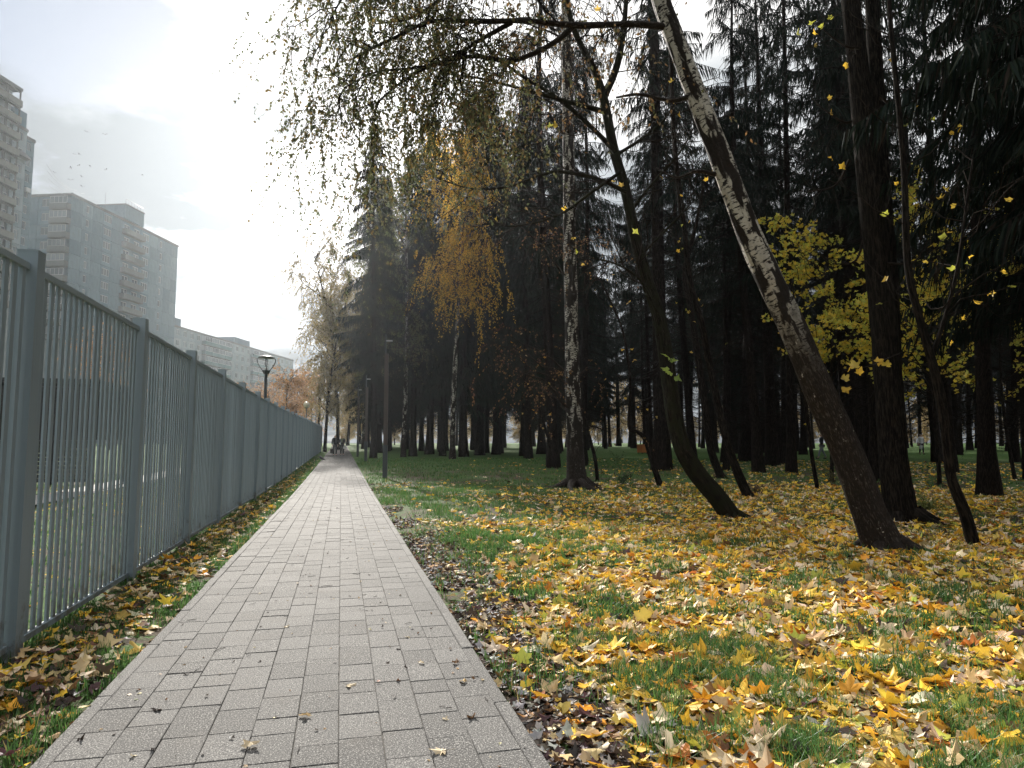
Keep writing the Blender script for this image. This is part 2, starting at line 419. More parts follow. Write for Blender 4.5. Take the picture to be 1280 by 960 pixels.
# pavers: ten columns of 0.2 m, lengths mixed, joints staggered
pm = {}
for L in (0.3, 0.2, 0.4):
    q = MB(); q.slab(0.197, L - 0.006, 0.05, 0.003); pm[L] = q.mesh('paver', M['paver_stone'], False)
stones = []
for k in range(10):
    y = 0.6 + rng.random() * 0.3; xc = XL + 0.08 + 0.1 + 0.2 * k
    while y < PEND:
        L = float(rng.choice([.3, .2, .4], p=[.70, .18, .12]))
        stones.append((xc, y + L / 2, L)); y += L
stones.sort(key=lambda s: math.hypot(s[0], s[1]) + (100 if s[1] < 2.3 else 0))
fb = MB()
for k, (x, y, L) in enumerate(stones):
    h = float(gz(x, y)) + rng.normal(0, 0.0011); tilt = rng.normal(0, 0.004, 2)
    if k < 300:
        o = link('paver', pm[L], path, (x + rng.normal(0, 0.0008), y, h)); o.rotation_euler = (tilt[0], tilt[1], rng.normal(0, 0.004))
    else:
        hx, hy = 0.0985, L / 2 - 0.003; cH = 0.004
        zz = lambda a, b: h + a * tilt[1] * -1 + b * tilt[0]
        v = [(x + a * (hx - cH), y + b * (hy - cH), zz(a * hx, b * hy)) for a, b in ((-1, -1), (1, -1), (1, 1), (-1, 1))]
        v += [(x + a * hx, y + b * hy, h - 0.012) for a, b in ((-1, -1), (1, -1), (1, 1), (-1, 1))]
        o = fb.verts(v, None, [rng.random()] * 3)
        fb.quads(o + np.array([[0, 1, 2, 3]] + [[j, 4 + j, 4 + (j + 1) % 4, (j + 1) % 4] for j in range(4)]))
fb.build('paver_field', M['paver_field'], path, smooth=False, kind='stuff')
q = MB(); q.slab(0.078, 0.994, 0.2, 0.006); km = q.mesh('kerb_stone', M['paver_stone'], False)
for s_, xk in ((0, XL + 0.04), (1, XR - 0.04)):
    y = 0.3 + 0.4 * s_
    while y < 76:
        link('kerb_stone', km, path, (xk + rng.normal(0, 0.002), y + 0.5, float(gz(xk, y + 0.5)) + 0.002 + rng.normal(0, 0.0015)), rng.normal(0, 0.0015)); y += 1.0
# ------------------------------------------------------------------ fallen leaves and grass
_ang = np.radians([-82, -45, -28, -10, 8, 28, 44, 58, 73, 90, 107, 122, 136, 152, 172, 190, 208, 225, 262])
_rad = np.array([.30, .52, .66, .50, .66, .95, .70, .56, .76, 1.0, .76, .56, .70, .95, .66, .50, .66, .52, .30])
_angS = np.radians([-80, -30, -5, 28, 58, 90, 122, 152, 185, 210, 260]); _radS = np.array([.3, .66, .55, .95, .6, 1, .6, .95, .55, .66, .3])
PAL = {'yellow': (.68, .44, .05), 'amber': (.62, .31, .03), 'ochre': (.48, .33, .08), 'tan': (.50, .37, .20), 'pale': (.64, .54, .38),
       'orange': (.40, .14, .025), 'brown': (.15, .08, .035), 'dark': (.05, .037, .03), 'purple': (.085, .045, .045), 'lime': (.36, .37, .06), 'grey': (.30, .30, .29)}
PN = list(PAL)


def maple(mb, pos, size, yaw, tx, ty, col, curl=None, simple=False, jag=0.13, m=0):
    a, r = (_angS, _radS) if simple else (_ang, _rad)
    N = len(pos); K = len(a)
    rr = r[None, :] * (1 + rng.normal(0, jag, (N, K)))
    x = np.concatenate([np.zeros((N, 1)), rr * np.cos(a)], axis=1); y = np.concatenate([np.zeros((N, 1)), rr * np.sin(a)], axis=1)
    if curl is None: curl = rng.normal(0, 0.4, (N, 3))
    z = curl[:, :1] * x * x + curl[:, 1:2] * y * y + curl[:, 2:3] * x * y + rng.normal(0, .20, (N, 1)) * np.abs(x) + rng.normal(0, .07, x.shape) + 0.05 * np.abs(np.sin(5 * np.arctan2(y, x + 1e-6) / 2)) * np.hypot(x, y)
    v = np.stack([x, y, z], axis=2) * (np.asarray(size).reshape(-1, 1, 1) * 0.55)
    cx, sx = np.cos(tx)[:, None], np.sin(tx)[:, None]
    v = np.stack([v[..., 0], v[..., 1] * cx - v[..., 2] * sx, v[..., 1] * sx + v[..., 2] * cx], axis=2)
    cx, sx = np.cos(ty)[:, None], np.sin(ty)[:, None]
    v = np.stack([v[..., 0] * cx + v[..., 2] * sx, v[..., 1], -v[..., 0] * sx + v[..., 2] * cx], axis=2)
    cx, sx = np.cos(yaw)[:, None], np.sin(yaw)[:, None]
    v = np.stack([v[..., 0] * cx - v[..., 1] * sx, v[..., 0] * sx + v[..., 1] * cx, v[..., 2]], axis=2)
    lo = v[..., 2].min(axis=1)
    v = v + np.asarray(pos)[:, None, :]
    c = np.asarray(col)[:, None, :] * (1 + rng.normal(0, 0.10, (N, K + 1, 1)))
    edge = np.concatenate([np.zeros((N, 1)), np.clip(rng.random((N, K)) - 0.72, 0, 1) * 2.2], axis=1)[..., None]
    c = np.clip(c * (1 - edge * 0.6) + edge * 0.6 * np.array([.13, .07, .03]), 0, 1)
    o = mb.verts(v, None, c.reshape(-1, 3)); i = o + np.arange(N)[:, None] * (K + 1)
    for k in range(1, K): mb.tris(i + np.array([[0, k, k + 1]]), m)
    return lo


def cam_polar(x, y):
    d = x * math.sin(YAW) + y * math.cos(YAW); l = x * math.cos(YAW) - y * math.sin(YAW)
    return d, l / np.maximum(d, 0.3)


def leafiness(x, y):
    """how much of the lawn right of the path lies under leaves, 0..1"""
    d, u = cam_polar(x, y)
    near = np.interp(u, [-.1, .05, .2, .5, .8], [.22, .5, .7, .76, .78])
    mid = np.interp(u, [-.15, -.02, .12, .3, .5], [.04, .26, .72, .90, .92])
    far = np.interp(u, [-.15, .05, .2, .4, .6], [.0, .03, .34, .58, .66])
    w = np.interp(d, [4, 8, 9, 17, 24, 27], [0, 1, 1, 1, 0, 0]); w2 = np.interp(d, [17, 25, 30], [0, 1, 1])
    v = near * (1 - np.clip(w + w2, 0, 1)) + mid * w + far * w2
    v = v * np.interp(d, [40, 70], [1, .35])
    return np.clip(v + (fbm(x, y, 1.3) - 0.5) * 0.9 - np.clip(fbm(x, y, 3.4) - .52, 0, 1) * 1.3, 0, 1) * (v > 0.01)


def scatter(n, r0, r1, a0, a1):
    r = np.sqrt(rng.random(n) * (r1 * r1 - r0 * r0) + r0 * r0); a = YAW + np.radians(a0 + (a1 - a0) * rng.random(n))
    return r * np.sin(a), r * np.cos(a)


def colours(n, names, w):
    k = rng.choice(len(names), n, p=np.array(w) / sum(w)); base = np.minimum(np.array([PAL[q] for q in names])[k] * 1.12, .8)
    return base * (1 + rng.normal(0, 0.13, (n, 1))) * (1 + rng.normal(0, 0.05, (n, 3)))


L_x, L_y, L_s, L_c = [], [], [], []
def add_leaves(x, y, s, c): L_x.append(x); L_y.append(y); L_s.append(s); L_c.append(c)
MIX = ['yellow', 'amber', 'ochre', 'tan', 'pale', 'orange', 'brown', 'dark', 'purple', 'lime']
for (n, r0, r1, sz) in ((18500, 1.7, 5.5, .135), (37000, 5.5, 12, .135), (31000, 12, 24, .15), (14000, 24, 48, .19)):
    x, y = scatter(n, r0, r1, -22, 62 if r1 < 13 else 50); keep = x > 1.0
    x, y = x[keep], y[keep]; lf = leafiness(x, y)
    k = rng.random(len(x)) < lf * np.interp(x, [1.0, 1.3, 1.9], [.12, .35, 1])
    x, y = x[k], y[k]
    c = colours(len(x), MIX, (4.4, 1.9, 2.4, 3.0, 2.4, .5, .6, .3, .35, .8))
    add_leaves(x, y, sz * rng.uniform(.45, 1.25, len(x)), c)
# small torn scraps between the whole leaves
for n, r0, r1, sz in ((18000, 1.7, 6, .05), (26000, 6, 12.5, .07)):
    x, y = scatter(n, r0, r1, -22, 62 if r1 < 13 else 50); k = (x > 1.1); x, y = x[k], y[k]; k = rng.random(len(x)) < leafiness(x, y) + .2; x, y = x[k], y[k]
    add_leaves(x, y, sz * rng.uniform(.5, 1.3, len(x)), colours(len(x), ['tan', 'brown', 'ochre', 'pale', 'dark', 'yellow'], (3, 2, 2, 1.5, 1, 1)))
# leaves banked up round the feet of the trunks
for px, py, r0 in ((1106, 690, .3), (916, 648, .22), (1131, 652, .34), (722, 611, .3), (1218, 684, .12), (1236, 621, .3), (936, 622, .12), (828, 588, .35)):
    b, _ = G(px, py); n = 260; a = rng.uniform(0, 6.28, n); r = r0 + np.abs(rng.normal(0, .28, n))
    add_leaves(b[0] + r * np.cos(a), b[1] + r * np.sin(a), .13 * rng.uniform(.4, 1.2, n), colours(n, MIX, (3, 1.5, 2.4, 3.4, 2, .6, 1.4, .8, .4, .4)))
# dark trodden scraps of leaf along the kerb
n = 14000; y = 1.6 + 22 * rng.random(n) ** 1.6; x = 0.91 + np.abs(rng.normal(0, 0.42, n)) * np.interp(y, [2, 9, 22], [1.2, 1.0, .7])
k = fbm(x, y, .8) + np.interp(y, [3, 8, 13], [.12, .2, -.1]) > 0.5; x, y = x[k], y[k]
add_leaves(x, y, rng.uniform(.03, .085, len(x)), colours(len(x), ['dark', 'brown', 'grey', 'purple', 'tan'], (5, 2.2, 2, 1, 1)))
# the verge between fence and path
n = 9000; y = 1.0 + 48 * rng.random(n) ** 1.5; x = -1.96 + 0.68 * rng.random(n)
k = rng.random(n) < np.interp(y, [4, 16, 30, 49], [.75, .55, .3, .12]) * np.interp(x, [-1.95, -1.5, -1.3], [1, .8, .2]); x, y = x[k], y[k]
add_leaves(x, y, rng.uniform(.06, .15, len(x)), colours(len(x), ['yellow', 'tan', 'pale', 'brown', 'dark', 'purple', 'amber', 'ochre'], (1.2, 2.6, 2.2, 1.5, 1, .8, .9, 1.3)))
# beyond the fence, few
n = 900; x = -2.2 - 7 * rng.random(n); y = 2 + 22 * rng.random(n)
add_leaves(x, y, rng.uniform(.08, .14, n), colours(n, ['yellow', 'tan', 'ochre', 'lime'], (2, 1, 1, 1)))
lx, ly, ls, lc = (np.concatenate(q) for q in (L_x, L_y, L_s, L_c))
r_ = np.hypot(lx, ly); d_, u_ = cam_polar(lx, ly)
inview = (np.abs(u_) < .745) & (d_ > 2.35) & ((lx > 0.9) | (lx < -1.27)) & (lx > -1.97)
big = ls / r_ * inview; order = np.argsort(-big)
first = order[:300]; rest = order[300:]; rr = r_[rest]
lz = lawn(lx, ly) + rng.uniform(0.006, 0.045, len(lx)) * np.clip(ls / .12, .3, 1)
tx_ = rng.normal(0, .20, len(lx)); ty_ = rng.normal(0, .20, len(lx))
up_ = rng.random(len(lx)) < 0.035; tx_[up_] = rng.uniform(.5, 1.2, up_.sum()); lz[up_] += 0.025
litter = MB(); yawr = rng.uniform(0, 2 * PI, len(lx))
for sel, simple in ((rest[(rr < 7) & (ls[rest] > .085)], False), (rest[(rr >= 7) | (ls[rest] <= .085)], True)):
    cu = rng.normal(0, .26, (len(sel), 3)); 
    maple(litter, np.stack([lx[sel], ly[sel], lz[sel]], 1), ls[sel], yawr[sel], tx_[sel], ty_[sel], lc[sel], cu, simple)
litter.build('fallen_leaves', M['litter'], kind='stuff', label='yellow and brown fallen maple leaves strewn over the lawns')
# the 300 that show largest: one object each, from shared leaf meshes
shapes = {}
def leaf_mesh(cname, v, curl=0.34, size=1.0, s2=None):
    key = (cname, v, curl)
    if key not in shapes:
        q = MB(); n1 = np.array([[0., 0, 0]]); c = np.array([PAL[cname]]) * (1 + 0.1 * math.sin(v * 3.1))
        maple(q, n1, [1.0], np.zeros(1), np.zeros(1), np.zeros(1), c, rng.normal(0, curl, (1, 3)), False, 0.1)
        st = interp_poly([(0, 0, 0), (0.03, -.3, .02), (0.1 * math.sin(v), -.62, .06)], 4)
        q.tubes(st, np.array([.012, .011, .010, .012]), 4, c[0] * .6)
        shapes[key] = q.mesh('leaf', M['litter'], False)
    return shapes[key]
pv = np.array([PAL[q] for q in PN])
for k in first:
    cn = PN[int(np.argmin(((pv - lc[k]) ** 2).sum(1)))]
    o = link('fallen_leaf', leaf_mesh(cn, int(rng.integers(4))), ground, (lx[k], ly[k], lz[k] + .006))
    s_ = float(ls[k]); o.scale = (s_, s_, s_); o.rotation_euler = (float(tx_[k]), float(ty_[k]), float(yawr[k]))

gb = MB()
def blades(x, y, h, w, K, dark=0.0):
    n = len(x); z = lawn(x, y) - 0.01
    az = rng.uniform(0, 2 * PI, n); lean = np.abs(rng.normal(0, .45, n)) + .1
    dxy = np.stack([np.cos(az), np.sin(az), np.zeros(n)], 1); t = np.linspace(0, 1, K)
    Pt = np.stack([x, y, z], 1)[:, None, :] + dxy[:, None, :] * (lean * h)[:, None, None] * (t ** 1.8)[None, :, None]
    Pt[:, :, 2] += h[:, None] * (t[None, :] - 0.28 * lean[:, None] * t[None, :] ** 2)
    sa = az + PI / 2 + rng.normal(0, .5, n); side = np.stack([np.cos(sa), np.sin(sa), np.zeros(n)], 1)
    wd = w[:, None] * np.array([1, .85, .12] if K == 3 else [1, .2])[None, :]
    g = rng.random((n, 1)); tone = fbm(x, y, .7)[:, None]
    c = np.array([.034, .088, .024]) * (1 - g) + np.array([.105, .205, .055]) * g
    c = c * (0.7 + 0.6 * tone); dry = rng.random(n) < .06; c[dry] = np.array([.28, .22, .09]) * (.7 + .5 * g[dry])
    gb.strips(Pt, wd, side, c.repeat(K * 2, axis=0).reshape(-1, 3)[::K * 2])
def grass_ok(x, y, k1):
    lf = leafiness(x, y); cl_ = fbm(x, y, 3.4)
    edge = np.clip((x - 1.02) / .5, 0, 1)
    soil = np.where(y < 15, np.interp(x, [.92, 1.0, 1.4, 1.9], [.4, .06, .3, 1]), 1)
    return rng.random(len(x)) < np.clip((cl_ - .44) * 8, 0, 1) * (1.13 - .98 * lf) * soil * k1
for n, r0, r1, h, w, K in ((195000, 1.6, 5, .12, .0055, 3), (190000, 5, 11, .115, .009, 3), (130000, 11, 22, .11, .015, 2), (115000, 22, 50, .11, .029, 2)):
    x, y = scatter(n, r0, r1, -24, 62 if r1 < 13 else 50); k = (x > .93); x, y = x[k], y[k]
    k = grass_ok(x, y, 1.0); x, y = x[k], y[k]
    blades(x, y, h * rng.uniform(.5, 1.3, len(x)), w * rng.uniform(.7, 1.3, len(x)), K)
n = 62000; y = 1.2 + 55 * rng.random(n) ** 1.7; x = -2.12 + .86 * rng.random(n)
k = (rng.random(n) < np.clip((fbm(x, y, 4) - .36) * 4, 0, 1) * np.interp(x, [-1.97, -1.85, -1.6, -1.4, -1.26], [1, .8, .55, .9, 1])) ; x, y = x[k], y[k]
blades(x, y, rng.uniform(.04, .11, len(x)), np.clip(.0045 + .0006 * y, 0, .03) * rng.uniform(.7, 1.3, len(x)), 3)
n = 40000; x = -2.1 - 9 * rng.random(n); y = 2 + 30 * rng.random(n); k = (x > -6.3) | (x < -7.7); x, y = x[k], y[k]
blades(x, y, rng.uniform(.04, .10, len(x)), rng.uniform(.010, .022, len(x)), 2)
gb.build('grass', M['grass_blade'], kind='stuff', label='short green lawn grass growing in tufts between fallen leaves')

# ------------------------------------------------------------------ the fence
XF = -2.0; Y0 = 5.07; SP = 2.5
fence = thing('metal_fence', 'long grey metal fence of upright bars running beside the paved path', 'fence', (XF, Y0, 0))
q = MB(); q.box(-.06, .06, -.06, .06, -.3, 2.62, 0); postm = q.mesh('post', M['fence_paint'], False)
q = MB(); q.box(-.0615, .0615, -.0615, .0615, 0, .010); q.box(-.052, .052, -.052, .052, .010, .014); capm = q.mesh('post_cap', M['fence_paint'], False)
q = MB(); q.box(-.019, .019, -SP / 2 + .062, SP / 2 - .062, -.02, .02); railm = q.mesh('rail', M['fence_paint'], False)
q = MB(); h_ = 2.40; q.box(-.007, .007, -.026, .026, 0, h_); barm = q.mesh('bar', M['fence_paint'], False)
q = MB(); q.box(-.010, .010, -.03, .03, -.045, .045); q.box(.010, .016, -.009, .009, -.009, .009); brm = q.mesh('bracket', M['fence_paint'], False)
nb = 0; fbm_ = MB()
for k in range(-2, 28):
    y = Y0 + SP * k; z = float(gz(XF, y)); po = link('post', postm, fence, (0, y - Y0, z + rng.normal(0, .006))); po.rotation_euler = (rng.normal(0, .003), rng.normal(0, .003), rng.normal(0, .006))
    link('post_cap', capm, po, (0, 0, 2.62))
    if k == 27: break
    ym = y + SP / 2; zm = float(gz(XF, ym))
    for zz in (.10, 2.52): ro = link('rail', railm, fence, (rng.normal(0, .002), ym - Y0, zm + zz + rng.normal(0, .004))); ro.rotation_euler = (rng.normal(0, .0012), 0, 0)
    for j in range(21):
        yb = y + .062 + (SP - .124) * (j + .5) / 21; zz = zm + .121
        if k >= -1 and nb < 300: bo = link('bar', barm, fence, (rng.normal(0, .0012), yb - Y0 + rng.normal(0, .0012), zz)); bo.rotation_euler = (rng.normal(0, .0008), 0, rng.normal(0, .03)); nb += 1
        else: fbm_.box(-.007, .007, yb - Y0 - .026, yb - Y0 + .026, zz, zz + h_)
fbm_.build('bar_field', M['fence_paint'], fence, smooth=False, kind='stuff')

# ------------------------------------------------------------------ things behind the fence
plain('concrete_walk', (.26, .255, .245), .85, .15, 2); plain('dark_metal', (.018, .019, .021), .5, .3, 5)
mb = MB(); ys = np.linspace(-5, 80, 86); X, Y = np.meshgrid([-7.6, -6.4], ys)
mb.verts(np.stack([X, Y, gz(X, Y) + .055], 2)); ii = np.arange(len(ys) * 2).reshape(-1, 2)
mb.quads(np.stack([ii[:-1, 0], ii[:-1, 1], ii[1:, 1], ii[1:, 0]], 1)); mb.build('walkway', M['concrete_walk'], kind='structure')
A_ = GD(118, 19.5); sh = thing('slatted_shed', 'dark slatted shelter standing on the lawn behind the grey fence', 'shelter', A_, 0)
q = MB(); q.box(-6.2, .15, -.15, 3.2, 3.02, 3.14); q.build('roof', M['dark_metal'], sh, smooth=False)
q = MB(); q.box(-.05, .05, -.05, .05, -.1, 3.0); pst = q.mesh('post', M['dark_metal'], False)
for x in (-6, -4, -2, 0):
    for y in (0, 3): link('post', pst, sh, (x, y, 0))
q = MB(); q.box(-3, 3, -.015, .015, -.052, .052); slm = q.mesh('slat', M['dark_metal'], False)
for k in range(24): link('slat', slm, sh, (-3, -.06, .32 + .115 * k if k > 11 else .32 + .115 * k))
q = MB(); q.box(-6, 0, 2.9, 2.94, 1.45, 3.0); q.build('back_panel', M['dark_metal'], sh, smooth=False)

# ------------------------------------------------------------------ apartment blocks
def conc(name, a, b, s=0.25):
    m, t, out = newmat(name); oc = objc(t); r = orand(t)
    c = t.mix(r, a, b); n = t.noise(oc, s * 4, 6, .65); st = t.noise(t.add('ShaderNodeVectorMath', operation='MULTIPLY', i={0: oc, 1: (3, 3, .4)}).outputs[0], 1.2, 4)
    c = t.mix(t.rng(t.math('ADD', t.math('MULTIPLY', n, .5), t.math('MULTIPLY', st, .5)), .42, .66, 0, .35), c, [v * .6 for v in a])
    finish(t, out, c, .9, t.noise(oc, 9, 4), .2, .01, .2); M[name] = m
conc('panel_blue', (.075, .122, .158), (.118, .172, .208)); conc('panel_pale', (.165, .205, .23), (.225, .262, .285)); conc('panel_grey', (.08, .083, .085), (.11, .112, .11))
conc('parapet_grey', (.10, .11, .115), (.13, .14, .142)); conc('parapet_teal', (.06, .125, .13), (.085, .15, .155)); conc('parapet_beige', (.145, .145, .138), (.175, .173, .163))
plain('joint_grey', (.20, .225, .24), .9, .1, 1); plain('roof_felt', (.09, .095, .10), .9, .2, 1)
plain('window_white', (.32, .33, .34), .4, .08, 2)
m, t, out = newmat('window_glass'); finish(t, out, t.mix(orand(t), (.035, .05, .06), (.16, .19, .21)), .08, None, spec=.6); M['window_glass'] = m


def window_mesh(w, h, n):
    q = MB(); f = .07
    q.box(-w / 2, w / 2, -.05, .03, -h / 2, -h / 2 + f); q.box(-w / 2, w / 2, -.05, .03, h / 2 - f, h / 2)
    for k in range(n + 1):
        x = -w / 2 + (w - f) * k / n; q.box(x, x + f, -.048, .028, -h / 2 + f, h / 2 - f)
    return q.mesh('window', M['window_white'], False)
def pane_mesh(w, h):
    q = MB(); q.box(-w / 2 + .03, w / 2 - .03, -.03, -.01, -h / 2 + .03, h / 2 - .03); return q.mesh('pane', M['window_glass'], False)
def panel_mesh(bw, fh, op, mat, th=.22):
    """facade panel with its window opening cut through; local x along the wall, y outward"""
    q = MB(); g = .035; x0, x1, z0, z1 = -bw / 2 + g, bw / 2 - g, g, fh - g
    if not op: q.box(x0, x1, -th, 0, z0, z1)
    else:
        w, h, zc_ = op; a, b, c, d = -w / 2, w / 2, zc_ - h / 2, zc_ + h / 2
        q.box(x0, x1, -th, 0, z0, c); q.box(x0, x1, -th, 0, d, z1); q.box(x0, a, -th, -.001, c, d); q.box(b, x1, -th, -.001, c, d)
    return q.mesh('wall_panel', M[mat], False)
_pc = {}
def face(root, org, ang, bays, floors, fh, mats, sub=None, top=True):
    """lay a facade of panels on root: org local corner, ang its direction; bays = list of (width, kind)"""
    ca, sa = math.cos(ang), math.sin(ang); x = 0.0
    for bw, kind in bays:
        for f in range(floors):
            kd = kind(f) if callable(kind) else kind
            cx = x + bw / 2; z = f * fh
            L_ = lambda dx, dy, dz: (org[0] + ca * dx - sa * dy, org[1] + sa * dx + ca * dy, org[2] + dz)
            op = {'w1': (.85, 1.45, 1.6), 'w2': (1.5, 1.5, 1.6), 'w3': (2.3, 1.5, 1.6), 'loggia': (bw - .35, 2.35, 1.35), 'glazed': None, 'balc': (1.9, 2.1, 1.25)}.get(kd)
            mt = mats.get(kd, mats['wall'])
            key = (bw, fh, op, mt)
            if key not in _pc: _pc[key] = panel_mesh(bw, fh, op, mt)
            link('wall_panel', _pc[key], root, L_(cx, 0, z), ang)
            if kd in ('w1', 'w2', 'w3', 'balc'):
                w, h, zc_ = op; kw = ('win', w, h)
                if kw not in _pc: _pc[kw] = window_mesh(w, h, {'w1': 1, 'w2': 2, 'w3': 3, 'balc': 2}[kd]); _pc[('pane', w, h)] = pane_mesh(w, h)
                wo = link('window', _pc[kw], root, L_(cx, -.10, z + zc_), ang); link('pane', _pc[('pane', w, h)], wo)
            if kd in ('loggia', 'balc', 'glazed'):
                dep = 1.1 if kd != 'loggia' else .35
                kb = ('balc', bw, kd, mats.get('parapet'))
                if kb not in _pc:
                    q = MB(); q.box(-bw / 2 + .06, bw / 2 - .06, .002, dep, -.07, .07); _pc[kb] = q.mesh('balcony_slab', M['panel_grey'], False)
                    q = MB(); q.box(-bw / 2 + .06, bw / 2 - .06, dep - .08, dep + .02, .072, 1.08)
                    if kd != 'loggia':
                        q.box(-bw / 2 + .06, -bw / 2 + .13, .002, dep - .082, .072, 1.08); q.box(bw / 2 - .13, bw / 2 - .06, .002, dep - .082, .072, 1.08)
                    _pc[kb + (1,)] = q.mesh('parapet', M[mats.get('parapet', 'parapet_grey')], False)
                sl_ = link('balcony', _pc[kb], root, L_(cx, 0, z), ang); link('parapet', _pc[kb + (1,)], sl_)
                if kd == 'loggia':
                    kw = ('lwin', 1.6)
                    if kw not in _pc: _pc[kw] = window_mesh(1.6, 1.9, 2); _pc[('lp',)] = pane_mesh(1.6, 1.9)
                    wo = link('window', _pc[kw], root, L_(cx - bw * .12, -1.28, z + 1.2), ang); link('pane', _pc[('lp',)], wo)
                if kd == 'glazed':
                    kw = ('gwin', bw)
                    if kw not in _pc: _pc[kw] = window_mesh(bw - .3, 1.35, 4); _pc[('gp', bw)] = pane_mesh(bw - .3, 1.35)
                    wo = link('window', _pc[kw], root, L_(cx, dep - .04, z + 1.78), ang); link('pane', _pc[('gp', bw)], wo)
        x += bw
    return x
UA = math.radians(90 - (13.9 + 5.5))          # direction of the long fronts
def block(label, px, zc, bays, floors, fh, mats, depth, gable=(), f0=0, setback=0.0):
    """near corner at a picture column; the long front runs away from the camera, facing the path"""
    o_ = GD(px, zc); r = thing('apartment_building', label, 'apartment building', o_, UA - PI / 2, 'apartment blocks beyond the fence')
    wing(r, bays, floors, fh, mats, depth, gable, f0)
    return r
def wing(r, bays, floors, fh, mats, depth, gable=(), f0=0, x=0.0, y=0.0):
    ins = 1.5 if any(b[1] == 'loggia' for b in bays) else .24
    W_ = sum(b[0] for b in bays); H_ = floors * fh
    q = MB(); q.box(x - depth, x - ins, y + .24, y + W_ - .24, -3, H_ - .02); q.box(x - depth + .1, x - .001, y + .02, y + W_ - .02, -2.9, f0 * fh - .02)
    q.build('core_wall', M['joint_grey'], r, smooth=False)
    face(r, (x, y + W_, f0 * fh), -PI / 2, bays[::-1], floors - f0, fh, mats)
    if gable: face(r, (x, y, f0 * fh), PI, gable, floors - f0, fh, mats)
    q = MB(); q.box(x - depth - .1, x + .14, y - .14, y + W_ + .1, H_ + .002, H_ + .5); q.build('roof', M['roof_felt'], r, smooth=False)
    return W_, H_
b2 = block('blue grey panel tower block with a projecting column of balconies and a roof cabin', 77, 132,
           [(3, 'wall'), (3, 'w1'), (3, 'wall'), (3, 'w3'), (3, 'wall'), (3.4, 'balc'), (3.4, 'balc'), (3.2, 'w3'), (2.8, 'wall'), (2.8, 'w1'), (2.8, 'wall'), (2.6, 'wall')],
           17, 2.86, {'wall': 'panel_blue', 'parapet': 'parapet_grey'}, 14, [(3.9, 'glazed'), (3.2, 'w2'), (3.2, 'wall')], 7)
q = MB(); q.box(-7, .5, 15.2, 21.6, 48.62 + .52, 52.2); q.build('roof_cabin', M['panel_blue'], b2, smooth=False)
q = MB(); q.box(-7.1, .62, 15.1, 21.7, 52.202, 52.42); q.build('cabin_roof', M['roof_felt'], b2, smooth=False)
q = MB()
for k in range(7): q.tubes([(.3, 15.4 + k, 52.42), (.3, 15.4 + k, 53.5)], [.04, .04], 4)
q.tubes([(.3, 15.4, 53.5), (.3, 21.4, 53.5)], [.04, .04], 4); q.build('railing', M['dark_metal'], b2)
q = MB(); q.tubes([(-2, 12, 49), (-2, 12, 53.8)], [.05, .02], 5); q.build('antenna', M['dark_metal'], b2)
b1 = block('tall pale tower block with open loggias and a stepped roof behind the fence', -120, 96, [(2.76, 'loggia')] * 6, 21, 2.86,
           {'wall': 'panel_pale', 'loggia': 'panel_grey', 'parapet': 'parapet_beige'}, 12, (), 8)
wing(b1, [(3.0, 'w2')], 19, 2.86, {'wall': 'panel_pale'}, 13, (), 8, -1.2, 16.58)
wing(b1, [(2.5, 'w1')], 19, 2.82, {'wall': 'panel_blue'}, 12, (), 8, -1.9, 19.60)
q = MB(); o = q.verts([(-1.19, 16.8, 50.6), (-1.19, 19.4, 50.6), (.1, 16.8, 49.2), (.1, 19.4, 49.2), (-1.19, 16.8, 49.2), (-1.19, 19.4, 49.2)])
q.quads(o + np.array([[0, 1, 3, 2], [2, 3, 5, 4]])); q.tris(o + np.array([[0, 2, 4], [1, 5, 3]])); q.build('balcony_roof', M['roof_felt'], b1, smooth=False)
q = MB(); q.box(-6, -1.3, 16.8, 19.4, 54.9, 57.6); q.build('roof_cabin', M['panel_blue'], b1, smooth=False)
q = MB(); q.tubes([(-1, 13, 60.4), (-1, 13, 63)], [.05, .02], 5); q.build('antenna', M['dark_metal'], b1)
q = MB(); q.box(-1.88, -1.4, 20.4, 21.3, 44.2, 44.9); q.build('air_conditioner', M['window_white'], b1, smooth=False)
b3 = block('long low apartment block with green glazed balconies far beyond the fence', 215, 181,
           [(3.4, 'w2')] * 4 + [(3.75, 'glazed')] * 4 + [(3.6, 'w2')] * 4 + [(3.6, 'glazed')] * 3 + [(3.8, 'w2')] * 6, 11, 2.8,
           {'wall': 'panel_pale', 'parapet': 'parapet_teal'}, 13, [(3.2, 'wall'), (3.2, 'w2'), (3.2, 'wall')], 3)
q = MB(); q.box(-8, -1, .5, 4.5, 31.3, 33.6); q.build('roof_cabin', M['panel_blue'], b3, smooth=False)
q = MB(); q.box(-8, -1, 34, 44, 31.3, 33.4); q.build('roof_cabin', M['panel_blue'], b3, smooth=False)

